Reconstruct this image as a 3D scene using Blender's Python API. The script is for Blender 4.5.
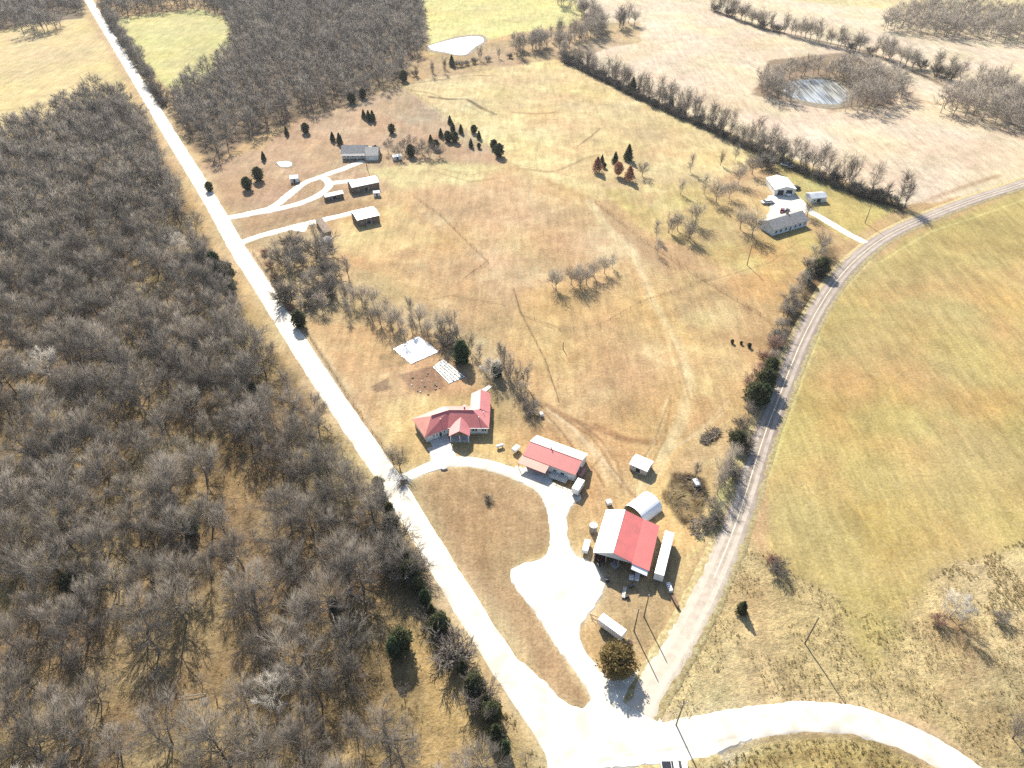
import bpy, math, random
import numpy as np
from mathutils import Vector, Matrix
R = math.radians
random.seed(7)
rng = np.random.default_rng(7)
S = bpy.context.scene
for o in list(bpy.data.objects): bpy.data.objects.remove(o)
# ------------------------------------------------------------------ camera, sky, sun, exposure
CAM_H, PITCH, F = 156.0, R(41.0), 692.0
cd = bpy.data.cameras.new('camera'); cam = bpy.data.objects.new('camera', cd)
S.collection.objects.link(cam); S.camera = cam
cam.location = (0, 0, CAM_H); cam.rotation_euler = (R(90)-PITCH, 0, 0)
cd.sensor_width = 36; cd.lens = 36*F/1024; cd.clip_start = 1; cd.clip_end = 20000
SUN_EL, SUN_AZ = R(37), R(-17)
w = bpy.data.worlds.new('World'); S.world = w; w.use_nodes = True
nt = w.node_tree; bg = nt.nodes['Background']
sky = nt.nodes.new('ShaderNodeTexSky'); sky.sky_type = 'NISHITA'; sky.sun_disc = False
sky.sun_elevation = SUN_EL; sky.sun_rotation = SUN_AZ
nt.links.new(sky.outputs[0], bg.inputs[0]); bg.inputs[1].default_value = 0.09
sl = bpy.data.lights.new('sun', 'SUN'); sl.energy = 4.9; sl.angle = R(0.53); sl.color = (1, .94, .83)
so = bpy.data.objects.new('sun', sl); S.collection.objects.link(so)
sv = Vector((math.sin(SUN_AZ)*math.cos(SUN_EL), math.cos(SUN_AZ)*math.cos(SUN_EL), math.sin(SUN_EL)))
so.rotation_euler = sv.to_track_quat('Z', 'Y').to_euler(); so.location = (0, 0, 400)
S.view_settings.view_transform = 'Standard'; S.view_settings.look = 'None'
S.view_settings.gamma = 1; S.view_settings.use_curve_mapping = False
S.view_settings.exposure = 1.25
S.cycles.max_bounces = 5; S.cycles.diffuse_bounces = 2; S.cycles.glossy_bounces = 2
S.cycles.transparent_max_bounces = 4; S.cycles.volume_bounces = 0; S.cycles.use_denoising = False
col = S.collection
GAIN = 2.5        # what the photograph's brightness is divided by to get a surface's own colour

# ------------------------------------------------------------------ helpers
def G(x, y, z=0.0):
    u = (x-512)/F; v = (y-384)/F
    d = (u, math.cos(PITCH)-v*math.sin(PITCH), -math.sin(PITCH)-v*math.cos(PITCH))
    t = (CAM_H-z)/-d[2]
    return (d[0]*t, d[1]*t)
def P(X, Y, Z=0.0):
    dz = Z-CAM_H; zc = Y*math.cos(PITCH)-dz*math.sin(PITCH); yc = -(Y*math.sin(PITCH)+dz*math.cos(PITCH))
    return (512+F*X/zc, 384+F*yc/zc)
def GP(pts): return [G(*p) for p in pts]
def lin(c):
    c = np.asarray(c, float)/255
    return np.where(c <= .04045, c/12.92, ((c+.055)/1.055)**2.4)
def alb(c): return tuple(np.clip(lin(c)/GAIN, 0, .82))

def tag(o, label=None, cat=None, group=None, kind=None):
    if label: o['label'] = label
    if cat: o['category'] = cat
    if group: o['group'] = group
    if kind: o['kind'] = kind
    return o
def empty(name, loc, label=None, cat=None, group=None, rz=0):
    o = bpy.data.objects.new(name, None); col.objects.link(o); o.empty_display_size = .5
    o.location = loc; o.rotation_euler = (0, 0, rz)
    return tag(o, label, cat, group)
def mesh_np(name, V, faces, mat, parent=None, smooth=False):
    """V (n,3); faces: (m,k) array or list of lists"""
    me = bpy.data.meshes.new(name)
    if isinstance(faces, np.ndarray):
        m, k = faces.shape
        me.vertices.add(len(V)); me.vertices.foreach_set('co', np.asarray(V, np.float32).ravel())
        me.loops.add(m*k); me.loops.foreach_set('vertex_index', faces.astype(np.int32).ravel())
        me.polygons.add(m); me.polygons.foreach_set('loop_start', np.arange(0, m*k, k, dtype=np.int32))
        me.polygons.foreach_set('loop_total', np.full(m, k, np.int32))
        me.update(calc_edges=True)
    else:
        me.from_pydata([tuple(v) for v in V], [], faces); me.update()
    if smooth: me.polygons.foreach_set('use_smooth', np.ones(len(me.polygons), bool))
    if mat: me.materials.append(mat)
    o = bpy.data.objects.new(name, me); col.objects.link(o)
    if parent: o.parent = parent
    return o
class MB:
    def __init__(s): s.v = []; s.f = []
    def add(s, vs, fs):
        n = len(s.v); s.v += [tuple(v) for v in vs]; s.f += [[i+n for i in f] for f in fs]; return s
    def box(s, x0, x1, y0, y1, z0, z1, M=None):
        vs = [(x, y, z) for z in (z0, z1) for y in (y0, y1) for x in (x0, x1)]
        if M is not None: vs = [M @ Vector(v) for v in vs]
        return s.add(vs, [[0, 2, 3, 1], [4, 5, 7, 6], [0, 1, 5, 4], [2, 6, 7, 3], [0, 4, 6, 2], [1, 3, 7, 5]])
    def slab(s, poly, t=.12):
        n = len(poly); top = [Vector(p) for p in poly]; bot = [p-Vector((0, 0, t)) for p in top]
        return s.add(top+bot, [list(range(n)), list(range(2*n-1, n-1, -1))]+[[i, i+n, (i+1) % n+n, (i+1) % n] for i in range(n)])
    def prism(s, poly, z0, z1):
        n = len(poly)
        return s.add([(x, y, z0) for x, y in poly]+[(x, y, z1) for x, y in poly],
                     [list(range(n-1, -1, -1)), list(range(n, 2*n))]+[[i, (i+1) % n, (i+1) % n+n, i+n] for i in range(n)])
    def tube(s, a, b, r0, r1=None, n=8):
        a = Vector(a); b = Vector(b); r1 = r0 if r1 is None else r1
        d = (b-a).normalized(); u = d.orthogonal().normalized(); v = d.cross(u)
        vs = []
        for p, r in ((a, r0), (b, r1)):
            for i in range(n):
                t = 2*math.pi*i/n; vs.append(p+u*(r*math.cos(t))+v*(r*math.sin(t)))
        return s.add(vs, [[i, (i+1) % n, (i+1) % n+n, i+n] for i in range(n)]+[list(range(n-1, -1, -1)), list(range(n, 2*n))])
    def build(s, name, mat, parent=None, bevel=0):
        o = mesh_np(name, s.v, s.f, mat, parent)
        if bevel:
            m = o.modifiers.new('bevel', 'BEVEL'); m.width = bevel; m.segments = 2
        return o

# ------------------------------------------------------------------ materials
def new_mat(name):
    m = bpy.data.materials.new(name); m.use_nodes = True
    return m, m.node_tree, m.node_tree.nodes['Principled BSDF']
def noise_mat(name, c1, c2, scale=.5, rough=.9, bump=0.0, bscale=4.0, spec=.3, coat=0, coat_r=.3, coat_ior=1.5, metal=0.0, stretch=None, detail=6, ramp=(.35, .65)):
    m, t, b = new_mat(name)
    L = t.links; N = t.nodes
    tc = N.new('ShaderNodeTexCoord'); mp = N.new('ShaderNodeMapping'); L.new(tc.outputs['Object'], mp.inputs[0])
    if stretch: mp.inputs['Scale'].default_value = stretch
    nz = N.new('ShaderNodeTexNoise'); nz.inputs['Scale'].default_value = scale; nz.inputs['Detail'].default_value = detail
    L.new(mp.outputs[0], nz.inputs['Vector'])
    cr = N.new('ShaderNodeValToRGB'); cr.color_ramp.elements[0].position = ramp[0]; cr.color_ramp.elements[1].position = ramp[1]
    cr.color_ramp.elements[0].color = (*c1, 1); cr.color_ramp.elements[1].color = (*c2, 1)
    L.new(nz.outputs['Fac'], cr.inputs[0]); L.new(cr.outputs[0], b.inputs['Base Color'])
    b.inputs['Roughness'].default_value = rough; b.inputs['Specular IOR Level'].default_value = spec
    b.inputs['Metallic'].default_value = metal
    if coat: b.inputs['Coat Weight'].default_value = coat; b.inputs['Coat Roughness'].default_value = coat_r; b.inputs['Coat IOR'].default_value = coat_ior
    if bump:
        n2 = N.new('ShaderNodeTexNoise'); n2.inputs['Scale'].default_value = bscale; n2.inputs['Detail'].default_value = 5
        L.new(mp.outputs[0], n2.inputs['Vector'])
        bp = N.new('ShaderNodeBump'); bp.inputs['Strength'].default_value = 1; bp.inputs['Distance'].default_value = bump
        L.new(n2.outputs['Fac'], bp.inputs['Height']); L.new(bp.outputs[0], b.inputs['Normal'])
    return m
def roof_mat(name, c, dark, rib=.45, coat=1, coat_r=.5, ang=0.0, ior=2.0):
    """ribbed sheet metal: painted, glossy, with ribs running down the slope (local x pitch)"""
    m = noise_mat(name, dark, c, scale=.35, rough=.5, spec=.5, coat=coat, coat_r=coat_r, coat_ior=ior)
    t = m.node_tree; N = t.nodes; L = t.links; b = N['Principled BSDF']
    tc = N.new('ShaderNodeTexCoord'); mp = N.new('ShaderNodeMapping'); mp.inputs['Rotation'].default_value = (0, 0, ang)
    L.new(tc.outputs['Object'], mp.inputs[0])
    wv = N.new('ShaderNodeTexWave'); wv.inputs['Scale'].default_value = rib; wv.inputs['Distortion'].default_value = 0
    L.new(mp.outputs[0], wv.inputs[0])
    bp = N.new('ShaderNodeBump'); bp.inputs['Strength'].default_value = .25; bp.inputs['Distance'].default_value = .02
    L.new(wv.outputs['Fac'], bp.inputs['Height']); L.new(bp.outputs[0], b.inputs['Normal'])
    L.new(bp.outputs[0], b.inputs['Coat Normal'])
    return m
M = {}
M['gravel'] = noise_mat('gravel', (.42, .375, .305), (.64, .60, .52), scale=.22, bump=.03, bscale=9, rough=.75, spec=.45, detail=10)
M['asphalt'] = noise_mat('asphalt', (.20, .155, .125), (.26, .21, .17), scale=.15, bump=.01, bscale=20, rough=.85, spec=.25, detail=8)
def dusty(m, d1, d2):
    t = m.node_tree; N = t.nodes; L = t.links; b = N['Principled BSDF']; src = b.inputs['Base Color'].links[0].from_socket
    at = N.new('ShaderNodeAttribute'); at.attribute_name = 'along'; tc = N.new('ShaderNodeTexCoord'); nz = N.new('ShaderNodeTexNoise'); nz.inputs['Scale'].default_value = .5; nz.inputs['Detail'].default_value = 8
    L.new(tc.outputs['Object'], nz.inputs[0]); ad = N.new('ShaderNodeMath'); ad.operation = 'MULTIPLY_ADD'; ad.inputs[1].default_value = .22; L.new(nz.outputs['Fac'], ad.inputs[0]); L.new(at.outputs['Fac'], ad.inputs[2])
    mr = N.new('ShaderNodeMapRange'); mr.inputs[1].default_value = d1; mr.inputs[2].default_value = d2; L.new(ad.outputs[0], mr.inputs[0])
    mx = N.new('ShaderNodeMix'); mx.data_type = 'RGBA'; mx.inputs['B'].default_value = (.46, .40, .32, 1); L.new(src, mx.inputs['A']); L.new(mr.outputs[0], mx.inputs['Factor']); L.new(mx.outputs['Result'], b.inputs['Base Color'])
dusty(M['asphalt'], .92, 1.12)
M['wheelpath'] = noise_mat('wheel_path', (.25, .21, .175), (.33, .285, .24), scale=.25, rough=.8, spec=.3, detail=9)
dusty(M['wheelpath'], .90, 1.10)
M['roadline'] = noise_mat('road_line', (.45, .42, .30), (.65, .62, .5), scale=1.2, rough=.6)
M['verge'] = noise_mat('verge', alb((200, 175, 120)), alb((240, 225, 170)), scale=.9, bump=.15, bscale=2)
M['concrete'] = noise_mat('concrete', (.42, .41, .38), (.55, .54, .5), scale=.4, rough=.8)
M['red_roof'] = roof_mat('red_roof', (.52, .085, .06), (.42, .07, .05))
M['red_roof_side'] = roof_mat('red_roof_cross', (.55, .095, .065), (.45, .08, .055), ang=R(90), ior=2.7)
M['pink_roof'] = roof_mat('faded_and_glare_red_roof', (.5, .2, .14), (.42, .16, .11), coat=.3)  # pink awning sheet; on the farmhouse hip its pink paints in glare
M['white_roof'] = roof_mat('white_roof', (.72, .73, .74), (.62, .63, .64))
M['glare_cream_roof'] = roof_mat('glare_cream_roof', (.66, .6, .5), (.58, .52, .43))  # red sheeting with sun glare put into the colour as cream
M['grey_roof'] = noise_mat('shingle_roof', (.19, .185, .18), (.30, .29, .28), scale=1.2, rough=.8, bump=.03, bscale=6)
M['galv'] = roof_mat('galvanised_sheet', (.5, .52, .54), (.38, .4, .42), coat=.7)
M['white_wall'] = noise_mat('white_siding', (.55, .54, .5), (.68, .67, .63), scale=.6, rough=.7)
M['tan_wall'] = noise_mat('tan_siding', (.38, .33, .26), (.48, .42, .34), scale=.6, rough=.8)
M['brown_wall'] = noise_mat('brown_boards', (.12, .085, .06), (.2, .15, .11), scale=1.0, rough=.85)
M['blue_wall'] = noise_mat('pale_blue_siding', (.42, .5, .56), (.52, .6, .66), scale=.8, rough=.7)
M['dark'] = noise_mat('dark_opening', (.02, .02, .02), (.045, .04, .036), scale=1, rough=.9)
M['glass'] = noise_mat('window_glass', (.02, .03, .035), (.05, .06, .065), scale=.8, rough=.12, spec=.8)
M['trim'] = noise_mat('white_trim', (.66, .66, .64), (.76, .76, .74), scale=2, rough=.6)
M['steel'] = noise_mat('steel', (.3, .3, .3), (.42, .42, .42), scale=3, rough=.45, metal=.6)
M['rust'] = noise_mat('rusty_steel', (.12, .06, .035), (.22, .13, .09), scale=2, rough=.8)
M['wood'] = noise_mat('weathered_wood', (.13, .1, .075), (.24, .2, .15), scale=2, rough=.9)
M['tyre'] = noise_mat('tyre_rubber', (.015, .015, .015), (.03, .03, .03), scale=3, rough=.85)
M['tarp'] = noise_mat('white_tarp', (.66, .67, .68), (.78, .79, .8), scale=.8, rough=.5, bump=.08, bscale=1.2)
M['tarpdark'] = noise_mat('dark_plastic', (.05, .06, .045), (.16, .17, .12), scale=2.5, rough=.5, bump=.1, bscale=2)
M['poly'] = noise_mat('poly_cover', (.78, .79, .79), (.82, .82, .82), scale=.5, rough=.35, coat=.6)
M['green'] = noise_mat('green_sheet', (.05, .14, .1), (.07, .18, .13), scale=1, rough=.6)
def paint(n, c, r=.3): return noise_mat(n, tuple(x*.9 for x in c), c, scale=1.5, rough=r, spec=.5, coat=.8, coat_r=.15)
M['white_paint'] = paint('white_paint', (.78, .78, .77)); M['black_paint'] = paint('black_paint', (.02, .02, .022))
M['red_paint'] = paint('dark_red_paint', (.22, .05, .04)); M['grey_paint'] = paint('grey_paint', (.25, .26, .27))
M['tan_paint'] = paint('tan_paint', (.4, .33, .22)); M['blue_paint'] = paint('blue_paint', (.1, .16, .3))
M['pale_pond'] = noise_mat('pale_pond_surface', (.62, .63, .62), (.78, .78, .76), scale=.05, rough=.3, spec=.8, bump=.02, bscale=.4)  # near-white, slightly rough pond surface
M['water'] = noise_mat('pond_water', (.09, .09, .08), (.34, .34, .31), scale=.35, rough=.12, spec=.5, stretch=(3, .12, 1), ramp=(.42, .58))  # pale streaks: tree reflections painted into the water colour
M['shore'] = noise_mat('pond_shore', (.12, .1, .075), (.22, .18, .12), scale=.4, bump=.1)
M['ash'] = noise_mat('burnt_soil', (.055, .045, .04), (.16, .12, .09), scale=.5, bump=.2, bscale=1.2, detail=10)
M['debris'] = noise_mat('debris', (.05, .04, .03), (.3, .26, .2), scale=1.2, detail=8)

def twig_mat(name, cols, rough=.85, thin=0):
    m, t, b = new_mat(name); N = t.nodes; L = t.links
    oi = N.new('ShaderNodeObjectInfo'); at = N.new('ShaderNodeAttribute'); at.attribute_name = 'tint'
    ad = N.new('ShaderNodeMath'); ad.operation = 'ADD'; fr = N.new('ShaderNodeMath'); fr.operation = 'FRACT'
    L.new(oi.outputs['Random'], ad.inputs[0]); L.new(at.outputs['Fac'], ad.inputs[1]); L.new(ad.outputs[0], fr.inputs[0])
    cr = N.new('ShaderNodeValToRGB'); e = cr.color_ramp.elements
    while len(e) < len(cols): e.new(.5)
    for i, c in enumerate(cols): e[i].position = i/(len(cols)-1); e[i].color = (*c, 1)
    L.new(fr.outputs[0], cr.inputs[0]); L.new(cr.outputs[0], b.inputs['Base Color'])
    b.inputs['Roughness'].default_value = rough; b.inputs['Specular IOR Level'].default_value = .2
    if thin:       # leaves and blades let light through
        tr = N.new('ShaderNodeBsdfTranslucent'); mx = N.new('ShaderNodeMixShader'); mx.inputs[0].default_value = thin
        L.new(cr.outputs[0], tr.inputs[0]); L.new(b.outputs[0], mx.inputs[1]); L.new(tr.outputs[0], mx.inputs[2]); L.new(mx.outputs[0], N['Material Output'].inputs[0])
    return m
M['twig'] = twig_mat('bare_twigs', [(.12, .102, .084), (.20, .176, .146), (.14, .122, .102), (.26, .226, .186), (.13, .11, .09)])
M['twig_light'] = twig_mat('light_twigs', [(.26, .22, .175), (.36, .31, .25), (.3, .25, .2)])
M['bark_grey'] = twig_mat('grey_bark', [(.2, .175, .145), (.3, .26, .22)])
M['twig_pale'] = twig_mat('pale_twigs', [(.42, .38, .32), (.5, .46, .4)])
M['twig_red'] = twig_mat('reddish_twigs', [(.24, .14, .11), (.3, .19, .14)])
M['bark'] = twig_mat('bark', [(.045, .036, .029), (.10, .082, .065), (.06, .05, .04)])
M['bark_pale'] = twig_mat('pale_bark', [(.4, .37, .32), (.5, .46, .4)])
M['cedar'] = twig_mat('cedar_foliage', [(.05, .06, .026), (.08, .088, .038), (.062, .066, .032)], thin=.3)
M['cedar_pine'] = twig_mat('pine_foliage', [(.045, .075, .034), (.07, .1, .045)], thin=.3)
M['oakleaf'] = twig_mat('dry_oak_leaves', [(.15, .11, .04), (.22, .16, .06)], thin=.3)
M['rustleaf'] = twig_mat('russet_leaves', [(.34, .17, .11), (.42, .22, .14)], thin=.35)
M['grass'] = twig_mat('dry_grass', [alb((225, 200, 140)), alb((245, 230, 175)), alb((215, 185, 125))], thin=.65)

# ------------------------------------------------------------------ land colours (one sheet out to the horizon)
def vnoise(x, y, s, seed):
    r = np.random.default_rng(seed); T = r.random((256, 256))
    ca_, sa_ = math.cos(seed*1.7+.5), math.sin(seed*1.7+.5); x, y = (x*ca_-y*sa_)/s+1000, (x*sa_+y*ca_)/s+1000; i = np.floor(x).astype(int); j = np.floor(y).astype(int); fx = x-i; fy = y-j
    fx = fx*fx*(3-2*fx); fy = fy*fy*(3-2*fy); i &= 255; j &= 255; i1 = (i+1) & 255; j1 = (j+1) & 255
    return (T[i, j]*(1-fx)*(1-fy)+T[i1, j]*fx*(1-fy)+T[i, j1]*(1-fx)*fy+T[i1, j1]*fx*fy)*2-1
def axis(segs):
    out = []
    for a, b, st in segs: out += list(np.arange(a, b, st))
    return np.array(out)
far = [600*1.35**k for k in range(9)]
xs = axis([(110, 270, 1.1), (270, 520, 2.4)]); xs = np.concatenate([-np.array(far)[::-1], -xs[::-1], axis([(-109.5, 109.7, .5)]), xs, far])
ys = np.concatenate([[-6000, -2000, -600, -200, -60, -10, 20], axis([(36, 190, .5), (190, 330, .8), (330, 500, 1.4), (500, 770, 2.2)]), [k+200 for k in far]])
GX, GY = np.meshgrid(xs, ys); nx, ny = len(xs), len(ys)
X = GX.ravel(); Y = GY.ravel()
WX = X+vnoise(X, Y, 5, 1)*.9+vnoise(X, Y, 17, 2)*1.6; WY = Y+vnoise(X, Y, 5, 3)*.9+vnoise(X, Y, 17, 4)*1.6
ROAD_G = [(72, -30), (88, 0), (118, 48), (147, 96), (175, 143), (206, 192), (239, 256-4), (256, 277), (290, 331), (324, 384), (357, 432), (390, 480), (419, 527), (448, 576), (491, 645), (530, 702), (560, 745), (566, 775)]
ROAD_E = [(560, 762), (620, 744), (690, 735), (750, 722.5), (805, 715.5), (860, 719), (930, 747), (985, 785), (1030, 830)]
DRIVE = [(394, 482), (410, 476), (432, 466), (450, 461), (478, 462), (505, 470), (530, 480), (548, 492), (556, 505)]
C = np.tile(alb((222, 188, 138)), (len(X), 1)).astype(float)
RG = np.full(len(X), .25)
def sdist(px, py, poly):
    d2 = np.full(len(px), 1e18); ins = np.zeros(len(px), bool); n = len(poly)
    for i in range(n):
        ax, ay = poly[i]; bx, by = poly[(i+1) % n]; ex, ey = bx-ax, by-ay
        t = np.clip(((px-ax)*ex+(py-ay)*ey)/(ex*ex+ey*ey+1e-9), 0, 1)
        d2 = np.minimum(d2, (px-ax-t*ex)**2+(py-ay-t*ey)**2)
        c = ((ay > py) != (by > py)); ins ^= c & (px < ex*(py-ay)/(ey if abs(ey) > 1e-9 else 1e-9)+ax)
    d = np.sqrt(d2); return np.where(ins, -d, d)
def blend(idx, a, c, rough=None):
    C[idx] = C[idx]*(1-a[:, None])+np.array(alb(c))*a[:, None]
    if rough is not None: RG[idx] = RG[idx]*(1-a)+rough*a
def patch(pix, c, feather=2.0, a=1.0, rough=None, breakup=0, bs=9):
    poly = GP(pix); p = np.array(poly); mg = feather+4
    idx = np.where((WX > p[:, 0].min()-mg) & (WX < p[:, 0].max()+mg) & (WY > p[:, 1].min()-mg) & (WY < p[:, 1].max()+mg))[0]
    if not len(idx): return
    d = sdist(WX[idx], WY[idx], poly)
    k = np.clip(.5-d/feather, 0, 1); k = k*k*(3-2*k)*a
    if breakup: k *= np.clip(max(.5, 1-breakup)+breakup*vnoise(X[idx], Y[idx], bs, int(p[0, 0]*7) & 1023)+.4*breakup*vnoise(X[idx], Y[idx], bs/3, 5), 0, 1)
    blend(idx, k, c, rough)
STROKES = []
def stroke(*a_, **k_): STROKES.append((a_, k_))
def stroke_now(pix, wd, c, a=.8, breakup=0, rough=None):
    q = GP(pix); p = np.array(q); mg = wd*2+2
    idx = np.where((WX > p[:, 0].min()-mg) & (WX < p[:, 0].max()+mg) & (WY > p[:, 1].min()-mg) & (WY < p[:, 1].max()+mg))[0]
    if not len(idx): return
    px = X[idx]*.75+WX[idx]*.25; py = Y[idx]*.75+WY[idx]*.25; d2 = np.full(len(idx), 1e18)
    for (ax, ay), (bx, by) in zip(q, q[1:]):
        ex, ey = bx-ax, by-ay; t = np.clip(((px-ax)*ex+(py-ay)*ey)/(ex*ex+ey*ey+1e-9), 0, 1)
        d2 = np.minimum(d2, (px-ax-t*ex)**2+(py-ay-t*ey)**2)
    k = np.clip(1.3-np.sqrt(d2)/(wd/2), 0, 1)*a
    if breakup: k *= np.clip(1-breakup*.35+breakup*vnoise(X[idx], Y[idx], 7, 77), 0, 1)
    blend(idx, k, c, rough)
WOOD_L = [(-30, 150), (0, 140), (50, 118), (75, 100), (120, 98), (140, 108), (180, 188), (205, 232), (238, 300), (300, 388), (345, 440), (385, 510), (405, 545), (452, 640), (500, 715), (545, 768), (560, 800), (-30, 800)]
WOOD_U = [(170, 100), (205, 78), (235, 45), (228, 22), (200, -8), (420, -8), (428, 40), (405, 80), (350, 105), (300, 118), (250, 138), (215, 165), (195, 150)]
# fields far away
patch([(-90, 40), (85, 12), (152, 130), (100, 110), (-90, 175)], (245, 222, 160), 3)
patch([(-90, 60), (60, 20), (100, 45), (60, 70), (-90, 110)], (240, 215, 165), 12, .6)
patch([(108, 20), (150, 14), (200, 9), (242, 24), (206, 80), (168, 90), (135, 56)], (228, 220, 150), 3)
patch([(420, -8), (620, -8), (570, 25), (520, 32), (430, 55)], (238, 228, 155), 4)
patch([(570, -8), (1100, -8), (1200, 60), (1050, 180), (905, 206), (770, 150), (640, 95), (575, 58), (600, 30)], (255, 234, 200), 3)
patch([(590, 50), (640, 30), (740, 8), (800, 30), (1024, 150), (900, 190)], (255, 230, 198), 10, .7)
patch([(700, -8), (1100, -8), (1100, 40), (900, 10)], (245, 228, 165), 8, .8)
# brown homestead meadow
patch([(200, 165), (260, 150), (300, 118), (352, 105), (400, 85), (440, 110), (505, 155), (500, 175), (420, 190), (330, 205), (245, 240)], (214, 180, 145), 6)
patch([(352, 105), (400, 85), (440, 110), (505, 155), (470, 150), (400, 120)], (205, 178, 145), 5, .9)
patch([(240, 222), (330, 205), (430, 190), (500, 178), (400, 200), (300, 228), (255, 236)], (200, 168, 130), 4, .8)
# central pastures
patch([(400, 85), (470, 68), (560, 60), (765, 155), (700, 190), (600, 200), (505, 160)], (243, 218, 162), 5)
patch([(510, 100), (600, 90), (700, 150), (620, 180), (560, 170)], (232, 200, 150), 14, .7, breakup=.8, bs=22)
patch([(600, 190), (700, 180), (790, 200), (830, 250), (780, 285), (700, 260), (640, 225)], (226, 205, 130), 6, .95, breakup=.5, bs=20)
patch([(370, 195), (500, 165), (600, 205), (640, 270), (600, 320), (520, 320), (480, 290)], (230, 195, 148), 6)
patch([(430, 215), (520, 180), (590, 210), (600, 260), (520, 270), (470, 240)], (212, 176, 135), 14, .5, breakup=.9, bs=16)
patch([(370, 170), (440, 160), (505, 165), (480, 182), (400, 192)], (245, 225, 165), 9, .9)
patch([(330, 220), (410, 205), (490, 275), (450, 300), (400, 280), (340, 265)], (228, 188, 138), 4)
patch([(335, 222), (400, 205), (440, 240), (370, 262), (335, 250)], (240, 212, 155), 8, .8)
patch([(385, 250), (450, 245), (480, 275), (440, 290), (400, 278)], (200, 165, 125), 8, .6, breakup=.7)
patch([(520, 290), (640, 260), (700, 340), (690, 420), (600, 470), (540, 420), (500, 350)], (232, 196, 142), 5)
patch([(560, 340), (650, 320), (690, 380), (640, 440), (570, 410)], (215, 178, 128), 16, .7, breakup=.9, bs=14)
patch([(590, 200), (640, 230), (700, 310), (690, 330), (620, 240)], (206, 172, 134), 5, .7)
patch([(640, 260), (700, 290), (760, 320), (750, 380), (700, 400), (680, 330)], (243, 218, 160), 8, .8, breakup=.6, bs=10)
patch([(700, 255), (800, 235), (815, 270), (790, 310), (740, 300)], (236, 188, 128), 6, .8, breakup=.5, bs=9)
patch([(640, 232), (700, 250), (720, 275), (660, 262)], (234, 190, 140), 5, .6)
patch([(770, 150), (860, 190), (900, 208), (845, 240), (790, 200)], (222, 205, 130), 4, .9)
# creek-side, gardens and house lots
patch([(250, 240), (320, 225), (345, 265), (420, 300), (500, 350), (530, 400), (500, 400), (440, 330), (300, 320)], (215, 190, 145), 6, .8)
patch([(300, 320), (430, 335), (480, 390), (400, 420), (360, 400)], (226, 186, 138), 5)
patch([(373, 386), (392, 379), (398, 387), (378, 393)], (172, 138, 108), 1)
patch([(402, 377), (436, 368), (447, 388), (420, 400)], (182, 148, 116), 1.2, 1)
patch([(374, 356), (395, 350), (414, 362), (400, 368), (385, 366)], (176, 152, 112), 1.5, .9, breakup=.6, bs=2)
patch([(380, 400), (500, 395), (520, 470), (400, 470)], (238, 208, 150), 8, .8)
patch([(410, 486), (445, 468), (490, 470), (530, 486), (548, 505), (549, 545), (512, 563), (512, 578), (590, 695), (575, 708), (545, 690), (480, 610)], (203, 170, 132), 2)
patch([(500, 430), (600, 415), (690, 440), (660, 480), (600, 500), (580, 560), (560, 490)], (228, 188, 135), 6)
patch([(600, 455), (660, 470), (690, 530), (700, 570), (620, 660), (590, 600)], (232, 198, 145), 5, .8)
patch([(600, 580), (660, 560), (690, 590), (640, 660), (600, 650)], (212, 182, 142), 4, .8)
patch([(568, 505), (590, 500), (600, 560), (575, 560)], (215, 185, 135), 3, .8)
patch([(655, 480), (700, 470), (730, 440), (740, 460), (715, 530), (690, 560), (660, 540)], (228, 195, 135), 3, .6)
patch([(745, 430), (765, 410), (760, 450), (735, 500), (705, 545), (690, 570), (725, 480)], (232, 222, 150), 2, .8)
patch([(684, 425), (700, 395), (730, 400), (722, 440)], (222, 180, 135), 6, .7)
# big green-tan field east of the road
patch([(1100, 165), (940, 222), (870, 262), (830, 310), (795, 390), (770, 470), (765, 560), (830, 610), (900, 600), (1040, 545), (1200, 500), (1200, 200)], (217, 195, 130), 3, rough=.15)
patch([(800, 330), (900, 280), (1024, 260), (1024, 420), (850, 500), (790, 480)], (224, 184, 122), 20, .8, breakup=.8, bs=18)
patch([(840, 250), (1024, 205), (1100, 260), (900, 300)], (196, 172, 112), 14, .7, breakup=.8, bs=16)
patch([(820, 480), (900, 460), (960, 540), (880, 570)], (212, 178, 105), 14, .6, breakup=.8, bs=12)
patch([(950, 440), (1060, 420), (1060, 540), (970, 560)], (200, 175, 120), 10, .6, breakup=.6, bs=10)
# rough tussock ground in the corner
patch([(690, 600), (735, 520), (765, 555), (840, 600), (900, 620), (930, 570), (1060, 530), (1150, 820), (1000, 790), (930, 720), (850, 700), (770, 695), (680, 730), (655, 700)], (242, 218, 160), 3, rough=1)
patch([(840, 590), (920, 590), (880, 680), (850, 640)], (212, 194, 122), 7, .8, rough=.4)
patch([(690, 610), (735, 560), (800, 620), (760, 690), (700, 690)], (226, 192, 142), 8, .6, breakup=.6, rough=.8)
patch([(925, 625), (960, 615), (1010, 670), (985, 730), (935, 690)], (178, 142, 108), 7, .8, breakup=.6, bs=4)
patch([(990, 680), (1060, 650), (1100, 800), (1000, 800), (960, 740)], (205, 178, 128), 6, .7)
patch([(640, 775), (720, 748), (800, 732), (870, 736), (930, 770), (960, 800), (600, 800)], (232, 208, 140), 2, rough=.8)
patch([(700, 780), (760, 758), (820, 746), (880, 752), (915, 775), (890, 780), (820, 756), (760, 768)], (140, 105, 78), 2.5, .8, breakup=.6, bs=3)
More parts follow.
